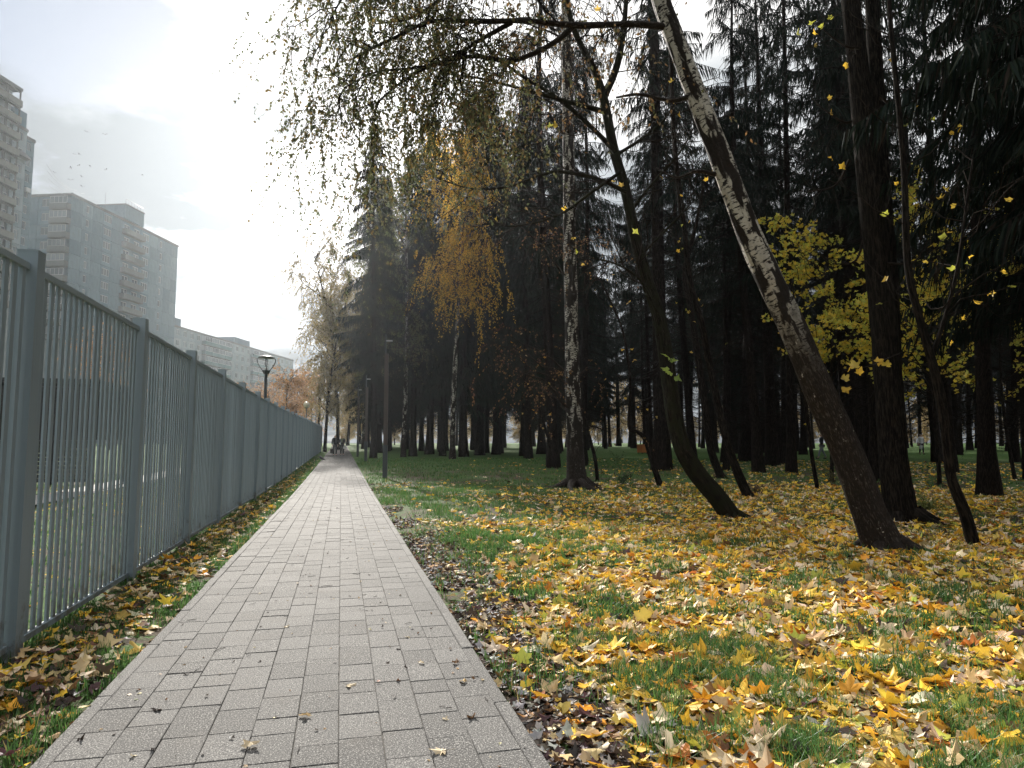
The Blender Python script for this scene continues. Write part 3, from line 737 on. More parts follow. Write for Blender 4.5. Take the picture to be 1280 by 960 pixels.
# cables slung between the two towers, and a flock over the roofs
plain('cable_black', (.05, .05, .055), .6, .1, 3)
for k in range(4):
    a = P(58 + k, 205 + 9 * k, 121); b = P(96 + 9 * k, 238 + 4 * k, 137); t = np.linspace(0, 1, 12)[:, None]
    pts = a * (1 - t) + b * t; pts[:, 2] -= 1.1 * (4 * t * (1 - t))[:, 0]
    q = MB(); q.tubes(pts - a, np.full(12, .025), 4)
    q.build('roof_cable', M['cable_black'], None, loc=a, label='thin dark cable slung between the two tower roofs', category='cable', group='cables between the towers')
plain('bird_grey', (.12, .12, .13), .7, .2, 4)
for k, (px, py) in enumerate([(108, 165), (131, 168), (93, 193), (99, 193), (98, 207), (88, 210), (113, 208), (132, 212), (102, 221), (88, 225), (103, 233), (178, 219), (68, 216)]):
    q = MB(); f = .28 + .2 * random.random(); c_ = P(px, py, 150 + 12 * random.random())
    v = [(0, .28, 0), (.09, 0, .03), (0, -.3, 0), (-.09, 0, .03), (.34, .06, f * .5), (.72, -.12, f * .25), (.3, -.12, f * .4), (-.34, .06, f * .5), (-.72, -.12, f * .25), (-.3, -.12, f * .4), (0, 0, -.09)]
    o = q.verts(v); q.tris(o + np.array([[0, 1, 3], [1, 2, 3], [0, 10, 1], [0, 3, 10], [1, 10, 2], [3, 2, 10], [4, 5, 6], [7, 9, 8]])); q.quads(o + np.array([[1, 4, 6, 2], [3, 2, 9, 7]]))
    o = q.build('bird', M['bird_grey'], None, loc=c_, label='small grey bird on the wing in the flock over the roofs', category='bird', group='birds circling above the tower blocks')
    o.rotation_euler = (0, .2 * random.random(), random.random() * 6)

# ------------------------------------------------------------------ street lamps
plain('lamp_metal', (.035, .042, .046), .45, .15, 5); plain('lamp_brown', (.055, .040, .034), .55, .2, 4); plain('lamp_lens', (.6, .6, .58), .3, .1, 3)
plain('globe_cream', (.62, .55, .42), .35, .08, 3)
def lathe(prof, S=20):
    q = MB(); r = np.array([p[0] for p in prof]); z = np.array([p[1] for p in prof]); th = np.arange(S) / S * 2 * PI
    o = q.verts(np.stack([r[:, None] * np.cos(th), r[:, None] * np.sin(th), z[:, None] * np.ones(S)], 2)); i = o + np.arange(len(r) * S).reshape(-1, S)
    q.quads(np.stack([i[:-1], np.roll(i[:-1], -1, 1), np.roll(i[1:], -1, 1), i[1:]], 2)); return q
def on_row(px, xw):
    """point of the lamp row x = xw that shows in picture column px"""
    u = (px - 640) / FPX; s_, c_ = math.sin(YAW), math.cos(YAW)      # right = x c - y s ; forward = x s + y c
    y = xw * (c_ - u * s_) / (s_ + u * c_); return np.array([xw, y, float(gz(xw, y))])
p = on_row(331, -2.95); H = 4.75
t_ = thing('street_lamp', 'dark street lamp with an open triangular lantern head behind the grey fence', 'street lamp', p); t_.scale = (1.3, 1.3, 1.0)
lathe([(.001, -.2), (.075, -.2), (.075, .9), (.055, .95), (.045, H - .75), (.045, H - .7)]).build('pole', M['lamp_metal'], t_)
lathe([(.001, H - .70), (.07, H - .70), (.12, H - .58), (.12, H - .54), (.001, H - .54)]).build('collar', M['lamp_metal'], t_)
lathe([(.001, H - .035), (.235, H - .06), (.245, H - .03), (.18, H + .015), (.06, H + .045), (.001, H + .05)]).build('cap', M['lamp_metal'], t_)
lathe([(.001, H - .54), (.05, H - .54), (.055, H - .46), (.02, H - .40), (.001, H - .40)]).build('lamp', M['lamp_lens'], t_)
for k in range(4):
    a = k * PI / 2 + .18; pr = interp_poly([(.10, H - .56), (.18, H - .42), (.25, H - .24), (.265, H - .12), (.22, H - .04)], 12)
    q = MB(); q.tubes(np.stack([pr[:, 0] * math.cos(a), pr[:, 0] * math.sin(a), pr[:, 1]], 1), np.full(12, .014), 6); q.build('arm', M['lamp_metal'], t_)
def globe_lamp(px, Ht, rad, label):
    p = on_row(px, -2.75); t_ = thing('globe_lamp', label, 'street lamp', p, 0, 'globe lamps behind the fence')
    lathe([(.001, -.2), (.07, -.2), (.07, .8), (.05, .85), (.04, Ht - 2 * rad)], 12).build('pole', M['lamp_metal'], t_)
    lathe([(.001, Ht - 2 * rad - .02), (.1, Ht - 2 * rad - .02), (.13, Ht - 2 * rad + .05), (.001, Ht - 2 * rad + .05)], 12).build('collar', M['lamp_metal'], t_)
    a = np.linspace(-PI / 2, PI / 2, 13); lathe([(max(.001, rad * math.cos(v)), Ht - rad + rad * math.sin(v)) for v in a], 18).build('globe', M['globe_cream'], t_)
globe_lamp(383, 4.35, .25, 'cream globe lamp rising over the fence, the largest and nearest globe')
globe_lamp(403, 4.4, .25, 'smaller cream globe lamp between the forked lamp and the bent birch')
globe_lamp(409.5, 4.3, .24, 'tiny farthest globe lamp close to the end of the fence')
p = on_row(395, -2.8); t_ = thing('twin_lamp', 'dark lamp post with a short crossbar of two flat heads', 'street lamp', p)
lathe([(.001, -.2), (.07, -.2), (.045, 4.0), (.001, 4.0)], 12).build('pole', M['lamp_metal'], t_)
q = MB(); q.box(-.42, .42, -.03, .03, 3.92, 3.97); q.build('crossbar', M['lamp_metal'], t_, smooth=False)
q = MB(); q.box(-.18, .18, -.09, .09, -.03, .03); hm = q.mesh('lamp_head', M['lamp_metal'], False)
for x in (-.42, .42): link('lamp_head', hm, t_, (x, 0, 4.0))

def park_post(px, py, Ht, w, label):
    p, zc = G(px, py); t_ = thing('park_lamp', label, 'lamp post', p, -.12, 'park lamp posts along the lawn edge')
    q = MB(); q.box(-w / 2 - .012, w / 2 + .012, -w / 2 - .012, w / 2 + .012, -.2, 1.25); q.build('base_sleeve', M['lamp_metal'], t_, smooth=False)
    q = MB(); q.box(-w / 2, w / 2, -w / 2, w / 2, 1.252, Ht - .75); q.build('shaft', M['lamp_brown'], t_, smooth=False)
    q = MB(); q.box(-w / 2, -w / 2 + .05, -w / 2, w / 2, Ht - .748, Ht); q.build('head_strip', M['lamp_metal'], t_, smooth=False)
    q = MB(); q.box(-w / 2 + .052, w / 2 + .14, -.05, .05, Ht - .26, Ht - .22); q.build('lamp_head', M['lamp_lens'], t_, smooth=False)
park_post(481, 597.5, 5.5, .15, 'slim brown lamp post on the lawn beside the paving, the nearest one')
park_post(457, 577, 5.4, .15, 'slim lamp post beside a leaning spruce trunk, second from the viewer')
park_post(447, 571, 5.4, .14, 'thin lamp post farther along the lawn edge, third from the viewer')

# ------------------------------------------------------------------ trees
def sway(n, L, amp):
    t = np.linspace(0, 1, n); a, b = rng.uniform(0, 6, 2); f = rng.uniform(.7, 1.6)
    return np.stack([amp * L * .02 * (np.sin(f * 3 * t + a) - math.sin(a)), amp * L * .02 * (np.sin(f * 2.6 * t + b) - math.sin(b)), L * t], 1)
def unit(v): return v / (np.linalg.norm(v, axis=-1, keepdims=True) + 1e-9)
def sprout(B, n, L, up=0.0, fwd=.5, grav=0.0, K=5, t0=.15, t1=1.0, wob=.06):
    """n offshoots from the polylines B (N,K,3); returns polylines n,K,3"""
    B = np.asarray(B); B = B[None] if B.ndim == 2 else B
    N, KB, _ = B.shape; k = rng.integers(0, N, n); t = rng.uniform(t0, t1, n) * (KB - 1.001); i = t.astype(int); f = (t - i)[:, None]
    p0 = B[k, i] * (1 - f) + B[k, np.minimum(i + 1, KB - 1)] * f; tg = unit(B[k, np.minimum(i + 1, KB - 1)] - B[k, i])
    rv = unit(np.cross(tg, rng.normal(0, 1, (n, 3)))); d = unit(tg * fwd + rv + np.array([0, 0, up]))
    Ln = rng.uniform(L[0], L[1], n); s_ = np.linspace(0, 1, K)
    w = np.cumsum(rng.normal(0, wob, (n, K, 3)), axis=1); w -= w[:, :1]
    Q = p0[:, None, :] + Ln[:, None, None] * (d[:, None, :] * s_[None, :, None] + w)
    Q[:, :, 2] -= (grav * Ln)[:, None] * s_[None, :] ** 2
    return Q
def taper(n, K, r0, r1=.25): return np.broadcast_to(np.asarray(r0).reshape(-1, 1), (n, 1)) * np.linspace(1, r1, K)[None, :]
def along(Q, n, t0=.1):
    N, K, _ = Q.shape; k = rng.integers(0, N, n); t = rng.uniform(t0, 1, n) * (K - 1.001); i = t.astype(int); f = (t - i)[:, None]
    return Q[k, i] * (1 - f) + Q[k, i + 1] * f, unit(Q[k, i + 1] - Q[k, i])
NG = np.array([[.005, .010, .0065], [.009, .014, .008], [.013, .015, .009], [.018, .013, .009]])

def spruce(seed, H, r0, cb, nbr, dens, spread=1.0, bare=60, fine=1.0, name='spruce_tree'):
    global rng
    old = rng; rng = np.random.default_rng(seed)
    tr = MB(); s_ = sway(18, H, .5); s_[0, 2] = -.2; tt = np.linspace(0, 1, 18)
    rad = r0 * (1 - tt) ** .75 + .01; rad[0] *= 1.5; rad[1] *= 1.02
    tr.tubes(s_, rad, 12, relief=lambda l, th: 1 + .10 * np.sin(th * 3 + 1) * np.exp(-l / .6) + .03 * np.sin(th * 5 + l * 2))
    at = lambda h: np.stack([np.interp(h, s_[:, 2], s_[:, 0]), np.interp(h, s_[:, 2], s_[:, 1]), h], -1)
    # dead lower twigs
    h = rng.uniform(2.0, cb + 4, bare); az = rng.uniform(0, 2 * PI, bare); L = rng.uniform(.5, 2.3, bare); t = np.linspace(0, 1, 5)
    o = np.stack([np.cos(az), np.sin(az), np.zeros(bare)], 1)
    D = at(h)[:, None, :] + o[:, None, :] * (L[:, None] * t)[..., None]; D[:, :, 2] += L[:, None] * (-.25 * t - .15 * t * t + .22 * t ** 4)
    tr.tubes(D, taper(bare, 5, .018, .2), 4); D2 = sprout(D, bare * 3, (.2, .8), 0, .6, .25, 4); tr.tubes(D2, taper(bare * 3, 4, .007, .3), 3)
    # live whorls
    cr = MB(); u = rng.random(nbr) ** .85; h = cb + (H - cb - .3) * u; L = spread * (.35 + 3.1 * (1 - (h - cb) / (H - cb)) ** .7) * rng.uniform(.65, 1.15, nbr)
    L *= np.interp(h, [cb, cb + 2.5], [.55, 1]); az = np.arange(nbr) * 2.39996 + rng.normal(0, .4, nbr); t = np.linspace(0, 1, 6)
    o = np.stack([np.cos(az), np.sin(az), np.zeros(nbr)], 1); dr = rng.uniform(.35, .75, nbr)
    B = at(h)[:, None, :] + o[:, None, :] * (L[:, None] * t)[..., None]; B[:, :, 2] += L[:, None] * (.12 * t - dr[:, None] * t ** 2 + .16 * t ** 4)
    tr.tubes(B, taper(nbr, 6, .02, .15), 4)
    m = int(nbr * dens); k = rng.choice(nbr, m, p=L / L.sum()); tq = rng.uniform(.02, 1, m) ** .75; f = tq * 4.999; i = f.astype(int); f = (f - i)[:, None]
    p0 = B[k, i] * (1 - f) + B[k, i + 1] * f; lat = np.stack([-o[k, 1], o[k, 0], np.zeros(m)], 1) * rng.choice([-1, 1], m)[:, None]
    hang = rng.uniform(.5, 2.4, m)[:, None]
    d = unit(lat * rng.uniform(.3, 1, m)[:, None] + o[k] * .45 - np.array([0, 0, 1]) * hang)
    ln = rng.uniform(.25, .75, m) * (1.1 - .5 * tq) * (.7 + .3 * spread); s3 = np.array([0, .5, 1])
    S_ = p0[:, None, :] + d[:, None, :] * (ln[:, None] * s3)[..., None]; S_[:, :, 2] -= (.28 * ln)[:, None] * s3 ** 2
    side = unit(np.cross(d, rng.normal(0, 1, (m, 3)))); w = rng.uniform(.018, .048, m)[:, None] / fine * np.array([.7, 1, .1])
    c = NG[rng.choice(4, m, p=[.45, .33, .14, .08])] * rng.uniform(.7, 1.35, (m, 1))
    cr.strips(S_, w, side, c)
    rng = old
    return tr, cr
def place(root_label, name, tr, cr, loc, mat_t, mat_c, group, rz=0.0, sc_=1.0, cat='tree'):
    r = thing(name, root_label, cat, loc, rz, group); r.scale = (sc_,) * 3
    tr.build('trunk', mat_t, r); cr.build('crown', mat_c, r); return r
PROTO = []
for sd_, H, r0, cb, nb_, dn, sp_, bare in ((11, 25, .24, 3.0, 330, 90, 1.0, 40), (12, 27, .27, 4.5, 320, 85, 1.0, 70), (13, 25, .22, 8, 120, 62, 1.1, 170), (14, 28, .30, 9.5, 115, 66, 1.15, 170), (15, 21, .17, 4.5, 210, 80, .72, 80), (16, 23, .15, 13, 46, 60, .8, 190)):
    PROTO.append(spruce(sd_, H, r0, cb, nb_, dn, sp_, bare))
protos = [None] * 6
def put_spruce(v, loc, rz, s, label, group='spruces of the wood'):
    if protos[v] is None:
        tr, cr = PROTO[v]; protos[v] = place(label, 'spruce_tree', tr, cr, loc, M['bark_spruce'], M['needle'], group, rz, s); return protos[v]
    return dup(protos[v], loc, rz, s, label, group)
taken = []
# trunks that show: picture foot (x, y or depth), variant, trunk width in pixels, label
SP_ = [(828, 588, 3, 25, 'stout dark spruce behind the mossy bent tree, its foot flared on the grass'),
       (692, 585, 2, 19, 'dark spruce just behind the upright white birch on the lawn'),
       (1100, 601, 2, 24, 'dark spruce standing behind the broad twin trunk'),
       (1236, 621, 3, 25, 'straight black spruce trunk at the far side of the thin crooked sapling'),
       (1073, 590, 2, 19, 'straight dark spruce trunk crossing behind the leaning birch'),
       (948, 591, 2, 15, 'slim spruce trunk, first of the three in front of the sunlit strip'),
       (966, 582, 3, 17, 'spruce trunk with a wide foot between two slimmer ones'),
       (990, 591, 5, 14, 'slim spruce trunk next to the leaning birch, third of its row'),
       (1190, 592, 5, 14, 'slender dark trunk half hidden behind the crooked sapling'),
       (467, 573, 4, 11, 'tall spruce at the wood edge just beyond the second lamp post'),
       (553, 570, 4, 9, 'slender spruce leaning against the golden birch'),
       (580, 571, 0, 17, 'spruce with a thick foot in the clump behind the golden birch'),
       (600, 569, 1, 14, 'spruce second in the dense clump behind the green lawn'),
       (620, 568, 0, 13, 'spruce at the thinning end of the dense clump on the lawn'),
       (655, 570, 1, 17, 'broad based spruce standing apart beside the dense clump'),
       (516, 567, 4, 11, 'spruce at the front of the wood by the nearest lamp post'),
       (537, 568, 1, 11, 'spruce at the front of the wood before the golden birch'),
       (865, 577, 2, 12, 'thin spruce between the mossy bent tree and the crooked stem'),
       (1172, 579, 2, 13, 'thin far spruce beside the crooked sapling'),
       (908, 578, 3, 13, 'spruce trunk between the crooked stem and the slim trio'),
       (1290, 600, 3, 14, 'dark spruce at the very edge of the view with low drooping boughs')]
for px, py, v, w, lab in SP_:
    p, zc = G(px, py); r0 = .82 * w * zc / FPX / 2; base_r = (.24, .27, .22, .30, .17, .15)[v]; s = float(np.clip(r0 / base_r, .68, 1.2))
    put_spruce(v, p, rng.uniform(0, 6.28), s, lab); taken.append(p[:2])
p = GD(1335, 13.0); put_spruce(0, p, 1.0, .95, 'big drooping spruce whose boughs hang into the corner of the sky'); taken.append(p[:2])
GOLD = GD(566, 47)[:2]
n_ok = 0; tries = 0
while n_ok < 220 and tries < 9000:
    tries += 1; zc = math.sqrt(rng.uniform(30 ** 2, 108 ** 2)); px = rng.uniform(445, 1480)
    if zc < (48 if px < 690 else 34 if px < 860 else 27) or (px < 470 and zc < 75): continue
    if (735 < px < 805 and zc < 82) or (842 < px < 880 and zc < 60) or (1195 < px < 1262 and zc < 66) or (1008 < px < 1048 and zc < 72) or (1134 < px < 1172 and zc < 95): continue
    p = GD(px, zc)
    if p[0] < 3.2 or np.hypot(*(p[:2] - GOLD)) < 2.0: continue
    if any((p[0] - a[0]) ** 2 + (p[1] - a[1]) ** 2 < (2.0 if zc < 70 else 2.4) ** 2 for a in taken): continue
    taken.append(p[:2]); edge = p[0] < 9 or rng.random() < .15
    v = int(rng.choice([0, 1])) if edge else int(rng.choice([1, 2, 3, 4, 5], p=[.0, .33, .30, .03, .34])) if px > 690 else int(rng.choice([1, 2, 3, 4], p=[.18, .3, .26, .26]))
    put_spruce(v, p, rng.uniform(0, 6.28), rng.uniform(.8, 1.12), 'unseen dark spruce near the viewer, added to dim the light on the trunks'); n_ok += 1
for k in range(14):                               # unseen wood beside and behind the viewer, added to dim light on the trunks
    x = rng.uniform(7, 30); y = rng.uniform(-26, 1.5) - (0 if x > 9 else 4)
    put_spruce(int(rng.integers(0, 3)), (x, y, float(lawn(x, y))), rng.uniform(0, 6), 1.0, 'unseen dark spruce near the viewer, added to dim the light on the trunks')
for px, zc in ((1420, 9.5), (1560, 14), (1480, 22), (1640, 26)):  # spruces rooted outside the frame, added to keep the wood's lighting consistent
    put_spruce(int(rng.integers(1, 4)), GD(px, zc), rng.uniform(0, 6), 1.0, 'unseen dark spruce near the viewer, added to dim the light on the trunks')
def stem(tr, pxs, wpx, zc, n=40, S=20, m=0, rough=.05, dz=None, bury=.25):
    """a trunk through picture points (px, py) at camera depth zc (dz: change of depth along it); returns its line"""
    K = len(pxs); z = np.full(K, float(zc)) + (0 if dz is None else np.array(dz)); pts = np.array([P(a, b, z[i]) for i, (a, b) in enumerate(pxs)])
    if bury: pts = np.concatenate([[pts[0] + unit(pts[0] - pts[1]) * bury], pts]); wpx = [wpx[0] * 1.15] + list(wpx); z = np.concatenate([[z[0]], z])
    L = interp_poly(pts, n); r = np.interp(np.linspace(0, 1, n), np.linspace(0, 1, len(wpx)), np.array(wpx) * .80 * z / FPX / 2)
    a, b, c = rng.uniform(0, 6, 3)
    rel = None if rough == 0 else (lambda l, th: 1 + rough * (np.sin(3 * th + a + 1.3 * l) * .6 + np.sin(5 * th + b - 2.1 * l) * .5 + np.sin(8 * th + 6 * l + c) * .3) + rough * 2.2 * np.exp(-l / .45) * np.sin(4 * th + b))
    if rough: rl0 = rel; rel = lambda l, th: rl0(l, th) + rough * 1.5 * (vnoise(4 * np.cos(th) + .6 * l, 4 * np.sin(th) + 2.2 * l + c) - .5) + rough * .9 * (vnoise(9 * np.cos(th) + 2 * l, 9 * np.sin(th) + 5 * l) - .5)
    tr.tubes(L, r, S, m=m, relief=rel)
    if bury:                                     # surface roots running out from the foot
        nr = 7; g0 = np.array([pts[1][0], pts[1][1]]); rb = r[n // 25]
        for j in range(nr):
            aa = j * 2 * PI / nr + rng.uniform(-.3, .3); ln = rb * rng.uniform(2.2, 4.2); rd = np.linspace(rb * .55, ln, 7)
            x_, y_ = g0[0] + np.cos(aa + .1 * np.arange(7)) * rd, g0[1] + np.sin(aa + .1 * np.arange(7)) * rd
            z_ = lawn(x_, y_) + rb * np.array([.55, .28, .10, .02, -.03, -.08, -.16]); tr.tubes(np.stack([x_, y_, z_], 1), rb * np.array([.36, .30, .22, .16, .12, .08, .05]), 8, m=m)
    return L
def limb(tr, pxs, w0, w1, zc, n=18, m=0, dz=None):
    z = np.full(len(pxs), float(zc)) + (0 if dz is None else np.array(dz))
    L = interp_poly(np.array([P(a, b, z[i]) for i, (a, b) in enumerate(pxs)]), n)
    tr.tubes(L, np.linspace(w0, w1, n) * zc / FPX / 2, 8, m=m, relief=lambda l, th: 1 + .08 * np.sin(2 * th + 5 * l)); return L
def foliage(cr, tw, n, size, cols, hang=.6, wid=.7, m=0):
    p, tg = along(tw, n, .15); nn = unit(rng.normal(0, 1, (n, 3)))
    d = unit(rng.normal(0, .6, (n, 3)) + tg * .4 - np.array([0, 0, hang])); cols = np.asarray(cols)
    c = cols[rng.integers(0, len(cols), n)] * rng.uniform(.7, 1.3, (n, 1))
    cr.leaf(p + nn * size * .25, size * rng.uniform(.7, 1.25, n), d, nn, c, wid, m)
def own(tr, cr, base, label, name, mats_t, mats_c, group=None, cat='tree'):
    r = thing(name, label, cat, base, 0, group)
    for q, nm, mt in ((tr, 'trunk', mats_t), (cr, 'crown', mats_c)):
        if q is None or q.n == 0: continue
        q.V = [v - np.asarray(base) for v in q.V]; q.build(nm, mt, r)
    return r

# --- the leaning birch of the foreground, its boughs over the path
tr, cr = MB(), MB(); base, zc = G(1104, 689)
lab_t = [M['bark_birch'], M['bark_dark']]
Lb = stem(tr, [(1106, 690), (1086, 640), (1057, 562), (1023, 484), (986, 400), (943, 310), (908, 215), (877, 135), (852, 70), (828, 5), (800, -90), (770, -200), (745, -330)],
          [62, 52, 47, 44, 41, 38, 34, 31, 29, 28, 22, 16, 9], zc, 170, 48, rough=.05)
limbs = [limb(tr, [(836, 34), (790, 30), (720, 32), (660, 26), (600, 27), (540, 26), (500, 44), (462, 62), (440, 74)], 9, 2, zc, dz=[0, -.2, -.4, -.6, -.7, -.8, -.8, -.8, -.8]),
         limb(tr, [(720, 30), (690, 55), (640, 76), (590, 70), (540, 82), (500, 104), (470, 130)], 8, 2, zc - .4),
         limb(tr, [(815, -45), (720, -90), (600, -110), (540, -95), (490, -60), (440, -20), (415, 20)], 11, 2, zc - .6, dz=[.6, .3, 0, 0, .1, .2, .3]),
         limb(tr, [(800, -90), (700, -170), (600, -190), (520, -160), (450, -110)], 12, 2, zc - 1.1, dz=[1.1, .5, 0, -.2, -.3]),
         limb(tr, [(640, 28), (600, 50), (560, 75), (520, 85), (470, 90), (430, 110)], 6, 1.6, zc - .6),
         limb(tr, [(790, -120), (700, -130), (620, -80), (570, -20), (520, 20), (470, 30)], 10, 2, zc + .8, dz=[-.8, 0, 0, .1, .1, .2])]
limbs2 = [limb(tr, [(868, 118), (840, 126), (800, 118), (770, 122)], 7, 2.5, zc, 14), limb(tr, [(895, 218), (870, 214), (845, 222), (820, 210)], 6, 2, zc, 14),
          limb(tr, [(790, -120), (850, -200), (930, -260)], 10, 3, zc + .3), limb(tr, [(775, -180), (700, -280), (640, -330)], 9, 3, zc)]
def birch_twigs(LL, n1, n2, n3, leaf_n, size, cols, l1=(.5, 1.4), l2=(.4, 1.0), l3=(.35, .9), hang=1.0):
    B = np.stack([interp_poly(q, 18) for q in LL])
    a = sprout(B, n1, l1, -.05, .8, .25, 6, .15, 1); tr.tubes(a, taper(n1, 6, .010, .3), 4, m=1)
    b = sprout(a, n2, l2, -.25, .6, .45 * hang, 6, .2, 1, .07); tr.tubes(b, taper(n2, 6, .005, .3), 3, m=1)
    c = sprout(b, n3, l3, -.5, .5, .7 * hang, 6, .3, 1, .06); cr.tubes(c, taper(n3, 6, .0026, .4), 3, c=(.04, .03, .02))
    foliage(cr, c, leaf_n, size, cols, .6, .62)
BG = [(.085, .095, .04), (.11, .105, .045), (.15, .11, .04), (.07, .085, .04)]
birch_twigs([limbs[0][5:], limbs[2][6:], limbs[3][8:], limbs[4], limbs[1], limbs[5][6:]], 110, 480, 1100, 27000, .042, BG, (.3, .9), (.3, .8))
birch_twigs([limbs[0][:9], limbs[2][:9], limbs[5][:9], limbs2[2], limbs2[3]], 60, 200, 380, 6000, .05, [(.10, .07, .03), (.13, .075, .03), (.06, .06, .026)])
own(tr, cr, base, 'big birch leaning across the view, its white upper bark over a dark cracked foot', 'birch_tree', lab_t, [M['leaf']])

# --- the mossy bent tree
tr, cr = MB(), MB(); base, zc = G(916, 648)
S1 = stem(tr, [(916, 649), (897, 622), (872, 592), (853, 560), (843, 520), (837, 478), (830, 430), (822, 392), (808, 350), (795, 300), (783, 240), (768, 190), (757, 135), (752, 112)],
          [30, 29, 28, 27, 26, 24, 22, 21, 19, 18, 16, 15, 14, 12], zc, 120, 36, rough=.05)
LB = [limb(tr, [(753, 118), (742, 85), (728, 60), (712, 20), (695, -60)], 11, 5, zc), limb(tr, [(755, 120), (768, 92), (776, 60), (782, 10), (786, -80)], 11, 5, zc),
      limb(tr, [(770, 190), (730, 150), (690, 118), (648, 92), (610, 60), (590, 20)], 7, 2, zc - .3), limb(tr, [(757, 140), (712, 128), (655, 112), (600, 98), (556, 92)], 7, 1.6, zc - .5),
      limb(tr, [(783, 240), (742, 222), (690, 215), (640, 232), (590, 236), (545, 222)], 6, 1.5, zc - .4), limb(tr, [(790, 262), (815, 230), (850, 190), (872, 150)], 5, 1.5, zc + .4),
      limb(tr, [(822, 392), (800, 350), (770, 330), (735, 322)], 4, 1.4, zc - .5), limb(tr, [(800, 320), (840, 280), (868, 250)], 4, 1.2, zc + .3),
      limb(tr, [(768, 195), (800, 175), (830, 150), (850, 118)], 5, 1.6, zc + .2), limb(tr, [(776, 215), (740, 240), (700, 268), (650, 282), (600, 280)], 5, 1.3, zc - .6)]
B = np.stack([interp_poly(q, 18) for q in LB])
a = sprout(B, 130, (.5, 1.9), .15, .9, .1, 7, .1, 1, .05); tr.tubes(a, taper(130, 7, .012, .3), 4, m=1)
b = sprout(a, 330, (.25, .9), .1, .9, .1, 5, .2, 1, .06); tr.tubes(b, taper(330, 5, .005, .35), 3, m=1)
def star_leaves(cr, pts, size, cols, droop=.9, simple=False):
    n = len(pts); cols = np.asarray(cols); c = cols[rng.integers(0, len(cols), n)] * rng.uniform(.85, 1.15, (n, 1))
    maple(cr, np.asarray(pts), size * rng.uniform(.75, 1.2, n), rng.uniform(0, 6.28, n), rng.uniform(.5, 1.3, n) * droop, rng.normal(0, .5, n), c, None, simple)
YEL = [PAL['yellow'], PAL['lime'], (.50, .36, .06)]
p_, _ = along(b, 22); star_leaves(cr, p_, .12, YEL + [PAL['ochre']])
q3 = interp_poly([P(838, 500, zc - .15), P(842, 470, zc - .25), P(839, 450, zc - .3), P(836, 440, zc - .32)], 8); tr.tubes(q3, np.full(8, .006), 4, m=1)
star_leaves(cr, [P(a_, b_, zc - .33) for a_, b_ in ((836, 447), (841, 452), (833, 462), (837, 467), (848, 474))], .2, [(.30, .40, .07), (.24, .36, .06)])
own(tr, cr, base, 'greenish mossy tree whose foot bends sharply over the leaves, few leaves left', 'bent_tree', [M['bark_moss'], M['twig']], [M['leaf']])

# --- the upright birch on the lawn
tr, cr = MB(), MB(); base, zc = G(722, 611)
S2 = stem(tr, [(722, 611), (720, 590), (718, 540), (716, 480), (715, 420), (713, 350), (712, 280), (711, 200), (709, 110), (708, 20), (706, -90), (705, -220)], [40, 30, 25, 23, 21, 20, 19, 18, 16, 14, 11, 6], zc, 140, 36, rough=.045)
B = sprout(S2[34:], 26, (1.5, 4.2), .5, .5, .3, 9, .0, .95, .03); tr.tubes(B, taper(26, 9, .035, .25), 6, m=1)
a = sprout(B, 150, (.5, 1.6), 0, .7, .3, 6, .2); tr.tubes(a, taper(150, 6, .009, .3), 4, m=1)
b = sprout(a, 420, (.4, 1.1), -.3, .6, .6, 5, .2); tr.tubes(b, taper(420, 5, .004, .4), 3, m=1)
foliage(cr, b, 3800, .065, [(.13, .075, .03), (.17, .10, .03), (.10, .05, .03)])
own(tr, cr, base, 'upright birch with pale banded bark and a black foot, alone on the lawn', 'birch_tree', [M['bark_birch_slim'], M['twig']], [M['leaf']])

# --- the broad dark twin trunk
tr, cr = MB(), MB(); base, zc = G(1131, 652)
A1 = stem(tr, [(1131, 654), (1125, 630), (1117, 570), (1110, 480), (1104, 400), (1096, 320), (1086, 220), (1076, 120), (1064, 10), (1050, -110), (1040, -240)], [56, 45, 41, 39, 38, 37, 34, 31, 27, 22, 15], zc, 160, 44, m=0)
A2 = stem(tr, [(1116, 520), (1114, 440), (1111, 360), (1105, 270), (1098, 160), (1093, 60), (1087, -60), (1081, -200)], [22, 27, 27, 26, 24, 22, 18, 12], zc + .45, 50, 18, bury=0)
h = [(1062, 200, 1010, 240), (1100, 120, 1150, 150), (1075, 60, 1020, 30), (1080, 300, 1040, 330), (1110, 330, 1160, 300), (1095, 20, 1150, -20), (1060, -40, 990, -30), (1070, 150, 1020, 130)]
LB = [limb(tr, [(x0, y0), ((x0 + x1) / 2 + 8, (y0 + y1) / 2 + 12), (x1, y1)], 4, 1.2, zc + rng.uniform(-.5, .5), 10, m=1) for x0, y0, x1, y1 in h]
B = np.stack([interp_poly(q, 10) for q in LB]); a = sprout(B, 60, (.3, 1.2), -.1, .8, .3, 6, .1, 1, .05); tr.tubes(a, taper(60, 6, .006, .3), 3, m=1)
q4 = interp_poly([P(1128, 440, zc - .5), P(1100, 452, zc - 2.2), P(1085, 458, zc - 3), P(1064, 462, zc - 3.4)], 12); tr.tubes(q4, np.linspace(.009, .004, 12), 4, m=1)
star_leaves(cr, [P(a_, b_, z_) for a_, b_, z_ in ((1062, 462, zc - 3.4), (1074, 466, zc - 3.3), (1056, 474, zc - 3.4), (1068, 458, zc - 3.3), (1098, 452, zc - 2.3), (1108, 456, zc - 2), (1058, 488, zc - 3.4))], .17, [PAL['yellow'], (.55, .42, .07)])
p_, _ = along(a, 8); star_leaves(cr, p_, .11, YEL)
own(tr, cr, base, 'broad dark trunk forking into two beside the leaning birch', 'spruce_tree', [M['bark_dark'], M['twig']], [M['leaf']])

